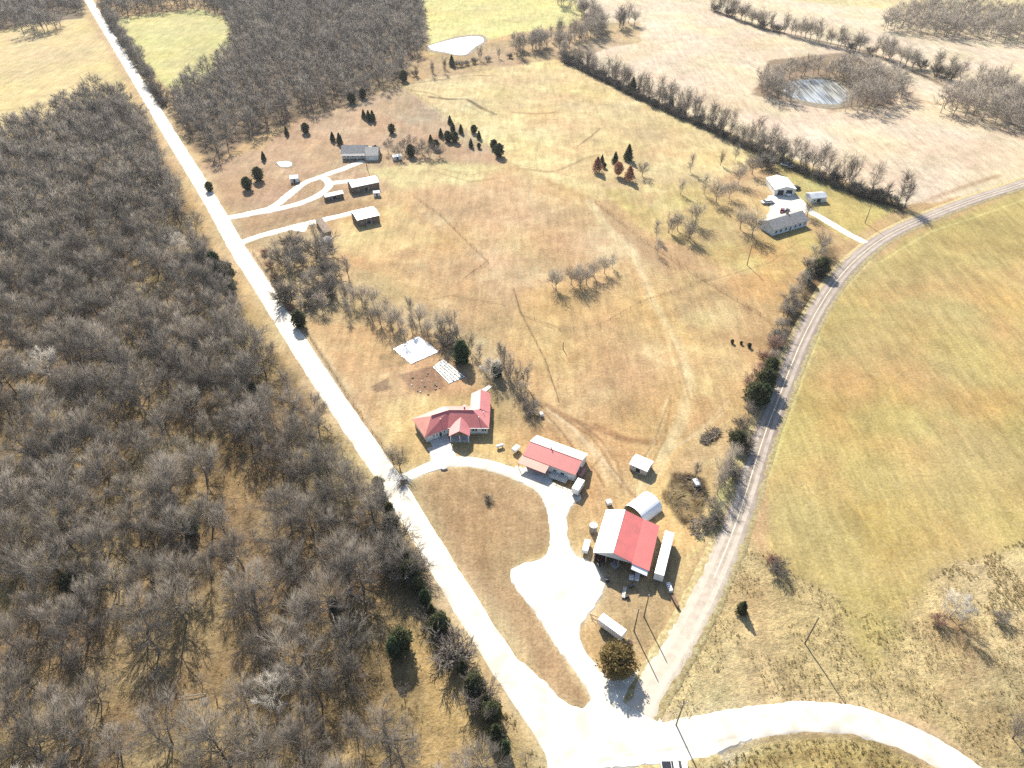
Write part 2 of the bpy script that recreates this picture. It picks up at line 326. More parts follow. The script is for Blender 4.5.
# woodland floors
patch(WOOD_L, (196, 170, 122), 5, rough=.8)
patch(WOOD_L, (150, 122, 88), 5, .75, breakup=.8, bs=13)
patch([(380, 590), (420, 600), (470, 700), (480, 768), (420, 768), (430, 700), (400, 650)], (215, 182, 126), 3, .9)
patch(WOOD_U, (165, 142, 115), 5, rough=.6)
patch([(-90, 15), (85, -8), (85, 18), (20, 25), (-90, 60)], (150, 130, 105), 4)
patch([(752, 95), (770, 60), (850, 52), (905, 85), (890, 105), (830, 110)], (165, 140, 115), 4, .9)
patch([(415, 62), (560, 25), (640, 22), (640, 42), (560, 58), (430, 80)], (208, 180, 140), 5, .8)
# hedge bottoms, tracks and ditches: worn or rank ground; fence lines with painted shadow
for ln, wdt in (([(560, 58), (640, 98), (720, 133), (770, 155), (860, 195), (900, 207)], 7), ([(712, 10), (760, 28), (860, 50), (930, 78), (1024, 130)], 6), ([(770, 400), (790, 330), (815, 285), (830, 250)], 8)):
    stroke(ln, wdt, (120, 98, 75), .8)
stroke([(160, 150), (200, 215), (245, 275), (300, 365), (390, 480)], 1.2, (175, 140, 105), .0)
stroke([(253, 253), (300, 322), (322, 356), (345, 392), (372, 432), (395, 462)], 1.6, (135, 105, 78), .75, .4)
stroke([(240, 245), (262, 250), (300, 330)], 3, (205, 165, 120), .6)
stroke([(345, 392), (375, 440), (400, 470)], 3.5, (215, 178, 130), .6)
stroke([(402, 482), (440, 556), (480, 612), (540, 690), (560, 708), (585, 709)], 1.6, (165, 135, 95), .7)
stroke([(410, 497), (470, 590), (530, 670)], 5, (222, 190, 138), .6)
stroke([(460, 470), (510, 540), (545, 600)], .8, (215, 188, 150), .6)
stroke([(484, 472), (530, 540)], .6, (220, 190, 150), .5)
stroke([(416, 290), (500, 230)], .5, (200, 170, 120), .4)
stroke([(590, 200), (605, 225), (632, 250), (642, 270), (652, 300), (668, 325), (683, 355), (690, 385), (682, 420), (668, 445), (655, 470), (640, 492)], 4.4, (250, 226, 178), .9, .3)
stroke([(585, 200), (608, 232), (636, 262), (648, 285)], 1.2, (250, 228, 175), .8)
stroke([(672, 340), (682, 372), (690, 400)], 1.0, (190, 150, 110), .5)
stroke([(672, 400), (664, 440), (650, 468)], 1.0, (180, 145, 105), .6)
stroke([(545, 415), (570, 435), (598, 458), (618, 480), (640, 500)], 4, (238, 208, 160), .7, .4)
stroke([(560, 418), (585, 440), (610, 470), (625, 495)], 1.2, (180, 142, 105), .6, .5)
stroke([(540, 412), (580, 470), (596, 500)], 1.5, (195, 155, 112), .4, .5)
stroke([(595, 425), (625, 440), (655, 442)], 3, (185, 142, 102), .8)
stroke([(548, 408), (575, 430), (596, 452), (612, 470), (628, 492)], 1.5, (252, 232, 188), .8, .3)
stroke([(575, 420), (600, 440), (618, 462), (622, 485)], 1.2, (168, 130, 95), .7, .5)
stroke([(545, 412), (562, 432), (580, 456), (596, 470), (604, 486)], 1.0, (165, 128, 94), .8, .3)
stroke([(552, 410), (590, 436), (606, 456), (616, 474), (634, 496)], .8, (172, 134, 98), .8, .3)
stroke([(556, 414), (586, 442), (600, 462), (608, 480)], .9, (250, 228, 182), .8, .3)
stroke([(546, 404), (566, 416), (590, 428), (620, 438), (648, 444)], 2.4, (178, 140, 104), .7, .5)
stroke([(668, 400), (660, 430), (644, 462), (634, 480)], 1.0, (250, 228, 182), .8, .2)
stroke([(672, 395), (655, 440), (638, 468)], .8, (170, 134, 100), .7, .2)
stroke([(724, 412), (700, 432), (680, 444), (660, 452)], 1.0, (250, 226, 180), .7, .3)
stroke([(590, 470), (598, 460), (606, 452)], 1.2, (172, 134, 98), .6, .5)
stroke([(620, 485), (640, 500), (655, 520)], 1.2, (180, 140, 100), .6)
stroke([(730, 400), (700, 430), (672, 450)], 1.2, (250, 225, 180), .6, .4)
stroke([(430, 170), (470, 182), (500, 178)], 2.0, (200, 165, 120), .7)
stroke([(412, 163), (470, 175), (520, 165), (600, 182)], 1.2, (215, 180, 135), .6)
for ln in ([(402, 85), (440, 112), (470, 133), (500, 156), (520, 168)], [(414, 197), (440, 215), (487, 262), (465, 278)], [(514, 290), (520, 312), (545, 360), (560, 400)],
           [(505, 305), (450, 295), (430, 300), (422, 298)], [(560, 330), (600, 325), (640, 302), (700, 282), (720, 275)], [(520, 314), (560, 328)],
           [(595, 203), (640, 240), (705, 282), (760, 315), (800, 350)], [(590, 203), (624, 192)], [(705, 282), (770, 262), (800, 240)],
           [(440, 80), (480, 78), (520, 90)], [(420, 95), (455, 100), (480, 112)], [(540, 120), (600, 118)], [(300, 322), (360, 318), (430, 330)]):
    stroke(ln, 1.0, (160, 128, 96), .5, .5)  # dark lines along the fences: their shadow painted into the ground
stroke([(405, 84), (470, 76), (500, 75)], 2, (110, 90, 70), .7, .5)
stroke([(430, 97), (448, 99), (466, 99), (474, 103), (482, 108), (496, 114)], 3.2, (112, 88, 68), .95, .3)
stroke([(410, 90), (430, 93), (445, 99)], 1.6, (150, 120, 92), .8, .4)
stroke([(512, 112), (535, 114), (556, 112)], 1.8, (150, 118, 88), .8, .4)
stroke([(578, 146), (592, 136), (600, 128)], 1.4, (150, 120, 92), .8, .3)
stroke([(520, 168), (548, 172), (560, 170), (585, 158), (598, 155)], 2.4, (172, 138, 104), .7, .5)
stroke([(-20, 112), (30, 108), (70, 112)], 2, (185, 155, 105), .6)
stroke([(-20, 48), (20, 42), (60, 30)], 1.5, (175, 140, 95), .7)
stroke([(700, 600), (672, 650), (650, 690), (655, 712), (668, 730)], 2.0, (165, 140, 90), .6, .4)
stroke([(735, 560), (700, 620), (668, 680)], 1.4, (238, 215, 160), .7)
stroke([(745, 560), (712, 620), (680, 676)], 1.2, (240, 212, 165), .5)
stroke([(795, 392), (775, 460), (745, 525), (725, 560)], 1.6, (240, 228, 150), .8)
stroke([(870, 260), (832, 305), (805, 370), (790, 410)], 1.2, (245, 230, 160), .8)
stroke([(1024, 200), (930, 232), (880, 262)], 1.2, (245, 230, 160), .7)
stroke([(660, 735), (712, 728), (770, 713), (850, 706), (905, 722), (960, 752)], 1.6, (160, 132, 90), .6, .3)
stroke([(720, 752), (790, 734), (850, 736), (905, 752), (930, 772)], 1.6, (160, 132, 90), .6, .3)
stroke([(1000, 175), (940, 195), (905, 210)], 4, (190, 155, 115), .7, .4)
stroke([(905, 100), (960, 105), (1024, 140)], 8, (225, 190, 150), .5)
stroke([(885, 120), (870, 108), (830, 112)], 5, (225, 195, 155), .6)
for k in range(9):     # stubble rows and swaths in the pale field
    stroke([(600+k*34, 52-k*3), (760+k*36, 118-k*6), (900+k*20, 190-k*14)], 2.2, (238, 208, 170), .35, .6)
patch([(480, 400), (520, 395), (535, 440), (500, 430)], (190, 160, 120), 5, .5, breakup=.5)
patch([(663, 500), (672, 474), (692, 472), (712, 480), (704, 520), (690, 528)], (70, 54, 43), 1.6, 1, breakup=.3, bs=3, rough=1)
patch([(698, 440), (702, 432), (716, 428), (722, 433), (714, 442), (704, 446)], (110, 85, 66), 1.5, .8, breakup=.4, bs=2)
mt = vnoise(X, Y, 24, 61)*.5+vnoise(X, Y, 9, 62)*.45+vnoise(X, Y, 3.6, 63)*.35+vnoise(X, Y, 1.6, 64)*.2
past = np.clip(.5-sdist(X, Y, GP([(300, 140), (480, 66), (560, 60), (905, 205), (800, 300), (735, 500), (640, 660), (590, 600), (560, 500), (400, 470), (250, 250)]))/10, 0, 1)
fld = np.clip(.5-sdist(X, Y, GP([(1100, 165), (940, 222), (870, 262), (830, 310), (795, 390), (770, 470), (765, 560), (830, 610), (900, 600), (1040, 545), (1200, 500)]))/8, 0, 1)
allv = (.45+.55*past)*(1-.85*fld)
for lo, c_ in ((1, (250, 226, 172)), (-1, (206, 170, 128))):
    k_ = np.clip((mt*lo-.12)*2.2, 0, 1)*.5*allv; C[:] = C*(1-k_[:, None])+C*(np.array(alb(c_))/np.array(alb((226, 192, 143))))*k_[:, None]
patch([(512, 695), (553, 746), (556, 790), (700, 790), (768, 732), (768, 711), (712, 726), (674, 732), (659, 723), (654, 699), (672, 673), (672, 640), (637, 676), (615, 683), (597, 668), (581, 648), (578, 626), (594, 608), (607, 583), (600, 566), (574, 556), (566, 534), (566, 512), (577, 501), (560, 490), (536, 484), (547, 504), (552, 534), (549, 556), (534, 562), (509, 568), (512, 583), (537, 613), (587, 686), (593, 701), (567, 706), (544, 683)], (252, 236, 200), 4.5, .85)
patch([(565, 430), (600, 440), (640, 480), (650, 500), (620, 500), (600, 480)], (240, 208, 155), 4, .8, breakup=.5, bs=5)
patch([(640, 470), (668, 440), (690, 440), (664, 470), (660, 490), (690, 530), (705, 545), (690, 556), (660, 530), (645, 500)], (252, 214, 152), 2.5, .95)
patch([(650, 482), (666, 476), (660, 500), (690, 532), (702, 546), (688, 560), (668, 540), (652, 520)], (250, 210, 148), 2, .8)
patch([(600, 560), (612, 580), (604, 612), (585, 640), (590, 600)], (245, 222, 180), 5, .8, breakup=.6, bs=3)
for q_, w_ in ((ROAD_G, 13), (ROAD_E, 11), (DRIVE, 7)): stroke(q_, w_, (248, 230, 190), .6, .5)
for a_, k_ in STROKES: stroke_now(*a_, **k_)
C *= (1+.09*vnoise(X, Y, 34, 11)+.06*vnoise(X, Y, 11, 12)*(1-.5*fld)+.07*vnoise(X, Y, 3.3, 13)+.05*vnoise(X, Y, 1.2, 14))[:, None]
C[:, 2] *= 1+.10*vnoise(X, Y, 23, 15); C[:, 0] *= 1+.05*vnoise(X, Y, 15, 16)
# real unevenness: hummocks where the ground is rough
Z = RG*(.16*vnoise(X, Y, 2.3, 21)+.10*vnoise(X, Y, 1.1, 22))-.02-RG*.2
ii = np.arange(nx*ny).reshape(ny, nx)
Fq = np.stack([ii[:-1, :-1].ravel(), ii[:-1, 1:].ravel(), ii[1:, 1:].ravel(), ii[1:, :-1].ravel()], 1)
def ground_mat():
    m, t, b = new_mat('ground'); N = t.nodes; L = t.links
    at = N.new('ShaderNodeAttribute'); at.attribute_name = 'land'
    tc = N.new('ShaderNodeTexCoord')
    def nz(scale, detail=6, stretch=None, rot=0, rough=.6):
        n = N.new('ShaderNodeTexNoise'); n.inputs['Scale'].default_value = scale; n.inputs['Detail'].default_value = detail; n.inputs['Roughness'].default_value = rough
        mp = N.new('ShaderNodeMapping'); L.new(tc.outputs['Object'], mp.inputs[0]); mp.inputs['Rotation'].default_value = (0, 0, rot)
        if stretch: mp.inputs['Scale'].default_value = stretch
        L.new(mp.outputs[0], n.inputs[0]); return n.outputs['Fac']
    def rng_(src, a, b_, c, d):
        r = N.new('ShaderNodeMapRange'); L.new(src, r.inputs[0])
        for i, v in enumerate((a, b_, c, d)): r.inputs[i+1].default_value = v
        return r.outputs[0]
    def mul(p, q):
        k = N.new('ShaderNodeMath'); k.operation = 'MULTIPLY'; L.new(p, k.inputs[0]); L.new(q, k.inputs[1]); return k.outputs[0]
    f = mul(mul(rng_(nz(1.1, 10, rough=.75), .36, .64, .72, 1.25), rng_(nz(.11, 8), .3, .7, .86, 1.12)), rng_(nz(.35, 9, (1, .16, 1), R(-35), .7), .36, .64, .82, 1.16))
    vm = N.new('ShaderNodeVectorMath'); vm.operation = 'SCALE'; L.new(at.outputs['Color'], vm.inputs[0]); L.new(f, vm.inputs['Scale'])
    # patches of paler straw and of darker thatch
    mx = N.new('ShaderNodeMix'); mx.data_type = 'RGBA'
    mx.inputs['B'].default_value = (*alb((185, 150, 108)), 1); L.new(vm.outputs[0], mx.inputs['A'])
    L.new(rng_(nz(.55, 9, rough=.7), .56, .76, 0, .5), mx.inputs['Factor'])
    mx2 = N.new('ShaderNodeMix'); mx2.data_type = 'RGBA'; mx2.inputs['B'].default_value = (*alb((250, 236, 185)), 1)
    L.new(mx.outputs['Result'], mx2.inputs['A']); L.new(rng_(nz(.8, 9, rough=.7), .58, .8, 0, .45), mx2.inputs['Factor'])
    m3 = N.new('ShaderNodeMix'); m3.data_type = 'RGBA'; m3.inputs['B'].default_value = (*alb((252, 238, 192)), 1); L.new(mx2.outputs['Result'], m3.inputs['A']); L.new(rng_(nz(.42, 12, rough=.85), .52, .64, 0, .32), m3.inputs['Factor'])
    m4 = N.new('ShaderNodeMix'); m4.data_type = 'RGBA'; m4.inputs['B'].default_value = (*alb((165, 130, 92)), 1); L.new(m3.outputs['Result'], m4.inputs['A']); L.new(rng_(nz(.6, 12, (1, .6, 1), R(25), .85), .54, .66, 0, .38), m4.inputs['Factor'])
    L.new(m4.outputs['Result'], b.inputs['Base Color'])
    b.inputs['Roughness'].default_value = 1; b.inputs['Specular IOR Level'].default_value = .1
    bp = N.new('ShaderNodeBump'); bp.inputs['Distance'].default_value = .5
    ra = N.new('ShaderNodeAttribute'); ra.attribute_name = 'rank'
    L.new(rng_(ra.outputs['Fac'], 0, 1, .25, 1), bp.inputs['Strength'])
    L.new(nz(1.5, 7, rough=.7), bp.inputs['Height']); L.new(bp.outputs[0], b.inputs['Normal'])
    return m
ground = mesh_np('ground', np.stack([X, Y, Z], 1), Fq, ground_mat()); tag(ground, kind='structure')
ca = ground.data.color_attributes.new('land', 'FLOAT_COLOR', 'POINT')
ca.data.foreach_set('color', np.concatenate([np.clip(C, 0, .8), np.ones((len(X), 1))], 1).astype(np.float32).ravel())
ra = ground.data.attributes.new('rank', 'FLOAT', 'POINT'); ra.data.foreach_set('value', RG.astype(np.float32))

# ------------------------------------------------------------------ roads, drives, ponds
def resample(pts, step):
    out = [Vector((*pts[0], 0))]
    for a, b in zip(pts, pts[1:]):
        a = Vector((*a, 0)); b = Vector((*b, 0)); n = max(1, int((b-a).length/step))
        out += [a.lerp(b, (k+1)/n) for k in range(n)]
    return out
def smooth(pts, it=2):
    for _ in range(it):
        q = [pts[0]]
        for a, b in zip(pts, pts[1:]): q += [(a[0]*.75+b[0]*.25, a[1]*.75+b[1]*.25), (a[0]*.25+b[0]*.75, a[1]*.25+b[1]*.75)]
        pts = q+[pts[-1]]
    return pts
def offset_line(line, d):
    q = []
    for i, p in enumerate(line):
        a = line[max(i-1, 0)]; b = line[min(i+1, len(line)-1)]; t = (b-a).normalized(); n = Vector((-t.y, t.x, 0)); q.append(p+n*d)
    return q
def ribbon(name, pix, width, z, mat, off=0, ragged=.35, kind='structure', parent=None, step=1.0, world=None, crown=.03):
    """a road strip: a low crowned sheet that follows a centre line, edges a little ragged"""
    line = resample(smooth(world or GP(pix)), step); wl = width if callable(width) else (lambda t: width)
    prof = [(-.5, 0), (-.25, crown), (0, crown), (.25, crown), (.5, 0)]
    if crown: prof = [('l', -.4)]+prof+[('r', -.4)]      # the edges run down into the ground
    V = []; n = len(line); cols = len(prof)
    for i, p in enumerate(line):
        a = line[max(i-1, 0)]; b = line[min(i+1, n-1)]; t = (b-a).normalized(); nrm = Vector((-t.y, t.x, 0))
        W = wl(i/(n-1)); l = -W/2-random.random()*ragged-ragged*.45*math.sin(i*.31+math.sin(i*.11)*3); r = W/2+random.random()*ragged+ragged*.45*math.sin(i*.27+math.sin(i*.13)*3+2)
        for k, dz in prof:
            s = l-.8 if k == 'l' else r+.8 if k == 'r' else l+(r-l)*(k+.5); q = p+nrm*(s+off); V.append((q.x, q.y, z+dz))
    Fc = np.array([[i*cols+k, i*cols+k+1, (i+1)*cols+k+1, (i+1)*cols+k] for i in range(n-1) for k in range(cols-1)])
    o = mesh_np(name, np.array(V), Fc, mat, parent, smooth=True)
    al = o.data.attributes.new('along', 'FLOAT', 'POINT'); al.data.foreach_set('value', np.repeat(np.arange(n)/(n-1), cols).astype(np.float32))
    if kind and not parent: tag(o, kind=kind)
    return o
def area(name, pix, z, mat, rag=.3, world=None, kind='structure', it=2):
    pts = smooth((world or GP(pix))+[(world or GP(pix))[0]], it)[:-1]
    line = resample(pts, .8)[:-1] if rag else [Vector((*p, 0)) for p in pts]
    V = [(p.x+random.uniform(-rag, rag), p.y+random.uniform(-rag, rag), z) for p in line]
    import mathutils.geometry as mg
    tr = mg.tessellate_polygon([[Vector(v) for v in V]])
    Fs = [list(f) if (Vector(V[f[1]])-Vector(V[f[0]])).cross(Vector(V[f[2]])-Vector(V[f[0]])).z > 0 else list(f)[::-1] for f in tr]
    if rag:        # skirt running down into the ground
        n = len(V); ar = sum(V[i][0]*V[(i+1) % n][1]-V[(i+1) % n][0]*V[i][1] for i in range(n)); sg = 1 if ar > 0 else -1
        for i in range(n):
            a = V[i-1]; b = V[(i+1) % n]; L_ = math.hypot(b[0]-a[0], b[1]-a[1])+1e-6; V.append((V[i][0]+sg*(b[1]-a[1])/L_*.7, V[i][1]-sg*(b[0]-a[0])/L_*.7, z-.4))
        Fs += [[i, i+n, (i+1) % n+n, (i+1) % n] if sg > 0 else [i, (i+1) % n, (i+1) % n+n, i+n] for i in range(n)]
    o = mesh_np(name, V, Fs, mat)
    if kind: tag(o, kind=kind)
    return o
def pre(l): return l
ribbon('gravel_road', ROAD_G, lambda t: 6.3-.5*min(1, abs(t-.6)*2), .062, M['gravel'], ragged=.2, step=1.2)
ribbon('gravel_road', ROAD_E, 5.7, .070, M['gravel'], ragged=.2)
ribbon('dirt_track', [(640, 772), (700, 766), (720, 757)], 2.0, .05, M['verge'])
area('gravel_junction', [(512, 695), (540, 728), (553, 746), (556, 775), (640, 764), (697, 761), (724, 748), (768, 732), (768, 711), (712, 726), (674, 732), (659, 723), (654, 699), (672, 673), (672, 640), (655, 645), (637, 676), (615, 683), (609, 680), (597, 668), (581, 648), (578, 626), (594, 608), (607, 583), (600, 574), (594, 563), (572, 556), (566, 534), (566, 512), (576, 501), (560, 490), (540, 482), (536, 490), (547, 504), (552, 534), (549, 556), (534, 562), (511, 568), (512, 583), (527, 601), (537, 613), (562, 653), (587, 686), (593, 701), (584, 710), (567, 706), (544, 683), (512, 653)], .078, M['gravel'], rag=.25, it=2)
ribbon('gravel_drive', [(394, 482), (410, 476), (432, 466), (450, 461), (478, 462), (505, 470), (530, 480), (548, 492), (556, 505)], 3.2, .086, M['gravel'], ragged=.2)
area('gravel_drive', [(428, 448), (440, 446), (452, 446), (455, 456), (462, 462), (430, 472), (404, 478), (420, 466), (434, 461)], .092, M['gravel'], rag=.15)
area('gravel_yard', [(516, 466), (535, 474), (560, 486), (575, 492), (582, 497), (572, 505), (555, 500), (530, 485), (512, 478)], .098, M['gravel'], rag=.2)
ribbon('gravel_drive', [(222, 219), (256, 212), (273, 208), (291, 193), (302, 184), (314, 179), (340, 170), (363, 161)], 3.4, .09, M['gravel'])
ribbon('gravel_drive', [(234, 217), (274, 210), (306, 202), (324, 192), (331, 185), (324, 177), (316, 178)], 3.2, .095, M['gravel'])
ribbon('gravel_drive', [(326, 184), (340, 182), (354, 181)], 3.6, .10, M['gravel'])
ribbon('gravel_drive', [(240, 243), (256, 237), (293, 227), (331, 218), (352, 213)], 3.4, .09, M['gravel'])
ribbon('gravel_drive', [(866, 243), (845, 232), (822, 218), (808, 210), (800, 202)], 3.2, .085, M['gravel'])
area('gravel_yard', [(768, 196), (790, 192), (802, 198), (808, 210), (800, 216), (775, 222), (766, 218), (772, 208)], .092, M['gravel'], rag=.3)
area('gravel_yard', [(304, 232), (309, 224), (308, 223), (296, 225), (292, 229), (295, 231)], .097, M['gravel'], rag=.1)
ROAD_A = [(1100, 150), (1024, 184), (980, 197), (935, 214), (890, 233), (861, 254), (838, 278), (820, 305), (804, 335), (790, 368), (778, 400), (766, 430), (753, 470), (744, 500), (730, 540), (714, 578), (694, 618), (671, 658), (650, 690), (640, 712)]
ribbon('road_shoulder', ROAD_A, 8.8, .074, M['verge'], ragged=.2)
ribbon('paved_road', ROAD_A, 7.2, .084, M['asphalt'], ragged=.08)
for s in (-1.7, 1.7): ribbon('wheel_paths', ROAD_A, 1.1, .118, M['wheelpath'], off=s, ragged=.12, crown=0)

ribbon('centre_line', ROAD_A[:-4], .22, .128, M['roadline'], ragged=.05, crown=0)
P1 = [(428, 46), (446, 41), (463, 37), (481, 36), (485, 41), (478, 45), (471, 50), (466, 55), (456, 55), (446, 52), (431, 50)]
area('pond', P1, .04, M['pale_pond'], rag=.1)
area('pond', [(277, 162.5), (285, 161), (292, 162.5), (291, 166), (281, 167)], .04, M['pale_pond'], rag=.1)
area('pond', [(782, 84), (800, 80), (820, 79), (834, 82), (845, 87), (851, 96), (842, 105), (820, 104), (800, 100), (786, 95)], .04, M['water'], rag=.1)
area('pond_bank', [(274, 162), (285, 160), (294.5, 162.5), (293, 168), (279, 168)], .02, M['shore'], rag=.2)
area('pond_bank', [(426, 46), (446, 39), (463, 35), (483, 34), (489, 41), (480, 47), (467, 57), (446, 54), (428, 52)], .02, M['shore'], rag=.5)
area('pond_bank', [(777, 84), (800, 77), (820, 76), (838, 79), (852, 87), (856, 98), (842, 109), (820, 108), (798, 104), (780, 97)], .02, M['shore'], rag=.5)
area('driveway_apron', [(429, 440), (446, 432), (452, 447), (434, 450)], .104, M['concrete'], rag=0, it=0)
area('patio', [(479, 391), (489, 385), (492, 387), (484, 393)], .05, M['concrete'], rag=0, it=0)
area('concrete_slab', [(522, 470), (549, 484), (557, 476), (530, 463)], .104, M['concrete'], rag=0, it=0)
#@@TREES
# ------------------------------------------------------------------ trees
def cone_np(A, B, r0, r1, k=3):
    """tapered k-sided twigs from A to B; returns V, F (quads or tris when r1 is None)"""
    A = np.asarray(A, float); B = np.asarray(B, float); n = len(A); r0 = np.asarray(r0, float)[:, None]
    d = B-A; d /= np.linalg.norm(d, axis=1, keepdims=True)+1e-9
    h = np.where(np.abs(d[:, 2:3]) > .9, np.array([[1., 0, 0]]), np.array([[0, 0, 1.]]))
    u = np.cross(d, h); u /= np.linalg.norm(u, axis=1, keepdims=True); v = np.cross(d, u)
    ring = [u*math.cos(2*math.pi*i/k)+v*math.sin(2*math.pi*i/k) for i in range(k)]
    base = [A+r*r0 for r in ring]; b = np.arange(n)
    if r1 is None:
        V = np.stack(base+[B], 1).reshape(-1, 3); o = b*(k+1)
        Fs = np.concatenate([np.stack([o+i, o+(i+1) % k, o+k], 1) for i in range(k)])
        return V, np.concatenate([Fs, Fs[:, 2:3]], 1)[:, :3]
    r1 = np.asarray(r1, float)[:, None]
    V = np.stack(base+[B+r*r1 for r in ring], 1).reshape(-1, 3); o = b*2*k
    return V, np.concatenate([np.stack([o+i, o+(i+1) % k, o+(i+1) % k+k, o+i+k], 1) for i in range(k)])
def grow(seed, H=15., spread=6., n_limb=9, twigs=1900, base=.18, up=.6, tw=.024, r0=.3, stems=1, tl=2.2, lead=.65, fine=.28):
    """skeleton of a leafless tree: (limb segments, twig segments)"""
    r = random.Random(seed); big = []; tips = []
    def rv(s): return Vector((r.gauss(0, s), r.gauss(0, s), r.gauss(0, s)))
    def go(p, d, L, rad, lev, nseg, bend):
        for k in range(nseg):
            q = p+d*(L/nseg); ra = rad*(1-.7*k/nseg); rb = rad*(1-.7*(k+1)/nseg)
            big.append((p.copy(), q.copy(), ra, rb, lev)); tips.append((p.lerp(q, r.random()), d.copy(), lev, L)); p = q
            d = (d+rv(.11)+Vector((0, 0, bend))).normalized()
            if lev < 3:
                for _ in range(2 if lev == 1 else 1):
                    sd = rv(1); sd = (sd-d*sd.dot(d)).normalized(); sd = (d*r.uniform(.7, 1.1)+sd*.75+Vector((0, 0, .12))).normalized()
                    if sd.z < -.05: sd.z = .05
                    go(p, sd, L*r.uniform(.38, .6)*(1-.35*k/nseg), max(rb*.6, .02), lev+1, 3 if lev < 2 else 2, .04)
        tips.append((p.copy(), d.copy(), lev, L)); tips.append((p.copy(), d.copy(), lev, L))
    for s in range(stems):
        b0 = Vector((r.gauss(0, .4), r.gauss(0, .4), 0)) if stems > 1 else Vector((0, 0, 0))
        lean = Vector((r.gauss(0, .05 if stems == 1 else .25), r.gauss(0, .05 if stems == 1 else .25), 1)).normalized()
        th = H*lead*r.uniform(.9, 1.1); p = b0-Vector((0, 0, .3)); n = 7; d = lean.copy(); path = [p.copy()]
        for k in range(n):
            q = p+d*(th/n); big.append((p.copy(), q.copy(), r0*(1.25 if k == 0 else 1-.8*k/n), r0*(1-.8*(k+1)/n), 0)); p = q; path.append(p.copy()); d = (d+rv(.07)+Vector((0, 0, .03))).normalized()
        for i in range(n_limb):
            t = base/lead+(1-base/lead)*(i+.5)/n_limb; t = min(max(t+r.uniform(-.05, .05), .05), 1); f = t*n; k = min(int(f), n-1); o = path[k].lerp(path[k+1], f-k)
            a = i*2.4+r.uniform(-.4, .4)+s*2; el = up*(.55+.8*t)
            dd = Vector((math.cos(a), math.sin(a), el)).normalized(); L = spread*(1.0-.35*abs(t-.55)/.5)*r.uniform(.75, 1.05)*(1+.25*el)
            go(o, dd, L, r0*(.5-.25*t), 1, 5, .07)
        go(path[-1], d, H*(1-lead)*.8, r0*.2, 1, 4, .05)
    pts = np.array([b[1] for b in big]); zmax = pts[:, 2].max(); rm = np.percentile(np.hypot(pts[:, 0], pts[:, 1]), 94)
    sz = (H-tl*.4)/zmax; sr = (spread-tl*.25)/rm
    def T(v): return Vector((v.x*sr, v.y*sr, v.z*sz))
    big = [(T(a), T(b), c, d_, l) for a, b, c, d_, l in big]; tips = [(T(p), d, l) for p, d, l, L in tips if l >= 1]
    wts = [(.6 if l == 1 else 1.2 if l == 2 else 1.6) for _, _, l in tips]; ch = r.choices(tips, wts, k=twigs); tA, tB, tr = [], [], []
    for p, d, l in ch:
        out = Vector((p.x, p.y, 0)); out = out.normalized() if out.length > .2 else Vector((0, 0, 1))
        dd = (d*.75+out*.16+rv(fine)+Vector((0, 0, .16))).normalized()
        L = tl*r.uniform(.45, 1.25); tA.append(p); tB.append(p+dd*L); tr.append(tw*r.uniform(.6, 1.2))
        if r.random() < .7:
            m = p+dd*L*r.uniform(.2, .6); tA.append(m); tB.append(m+(dd+rv(.4)).normalized()*L*.65); tr.append(tw*.65)
    return big, (np.array([tuple(v) for v in tA]), np.array([tuple(v) for v in tB]), np.array(tr))
def tree_meshes(spec, seed):
    big, (tA, tB, tr) = grow(seed, **spec)
    A = np.array([b[0] for b in big]); B = np.array([b[1] for b in big]); ra = np.array([b[2] for b in big]); rb = np.array([b[3] for b in big]); lv = np.array([b[4] for b in big])
    m = lv <= 1
    tv = cone_np(A[m], B[m], ra[m], rb[m], 5)
    m = ~m
    v1, f1 = cone_np(A[m], B[m], np.maximum(ra[m], .03), np.maximum(rb[m], .025), 3); v2, f2 = cone_np(tA, tB, tr, None)
    F1 = np.concatenate([f1[:, [0, 1, 2]], f1[:, [0, 2, 3]]])
    return tv, (np.concatenate([v1, v2]), np.concatenate([F1, f2+len(v1)]))
def me_of(name, VF, mat):
    o = mesh_np(name, VF[0], VF[1], mat); me = o.data; bpy.data.objects.remove(o); return me
OAK = [dict(H=15, spread=6.4), dict(H=14, spread=5.6, n_limb=8, twigs=1600), dict(H=16.5, spread=7.4, twigs=2400, up=.5), dict(H=13, spread=5.0, twigs=1300), dict(H=14, spread=6.4, twigs=1300, stems=2, n_limb=6, r0=.24, lead=.5), dict(H=12, spread=5.4, twigs=1700, up=.4, lead=.5)]
SLIM = [dict(H=15, spread=3.0, twigs=620, up=1.9, base=.1, r0=.17, tw=.024), dict(H=13, spread=2.5, twigs=480, up=2.2, base=.12, r0=.14, tw=.024), dict(H=13, spread=3.4, twigs=300, up=1.7, stems=3, n_limb=4, base=.1, r0=.12, lead=.6, tw=.024)]
YARD = [dict(H=13, spread=4.6, twigs=800, up=1.5, lead=.35, base=.18, r0=.28, tw=.02), dict(H=11, spread=4.2, twigs=700, up=1.3, lead=.35, base=.18, r0=.24, tw=.02)]
BUSH = [dict(H=4.2, spread=3.0, twigs=450, stems=5, n_limb=4, base=.05, up=.9, r0=.06, tl=1.1, tw=.02, lead=.5), dict(H=3.2, spread=2.4, twigs=350, stems=5, n_limb=4, base=.05, up=.8, r0=.05, tl=.9, tw=.02, lead=.5)]
KINDS = {}
for kn, specs in (('oak', OAK), ('slim', SLIM), ('yard', YARD), ('bush', BUSH)):
    L = []
    for i, sp in enumerate(specs):
        t_, c_ = tree_meshes(sp, 100+i*7+len(kn))
        L.append((me_of('trunk', t_, M['bark_grey'] if kn == 'oak' and i % 2 else M['bark']), me_of('crown', c_, M['twig']), sp['H']))
    KINDS[kn] = L
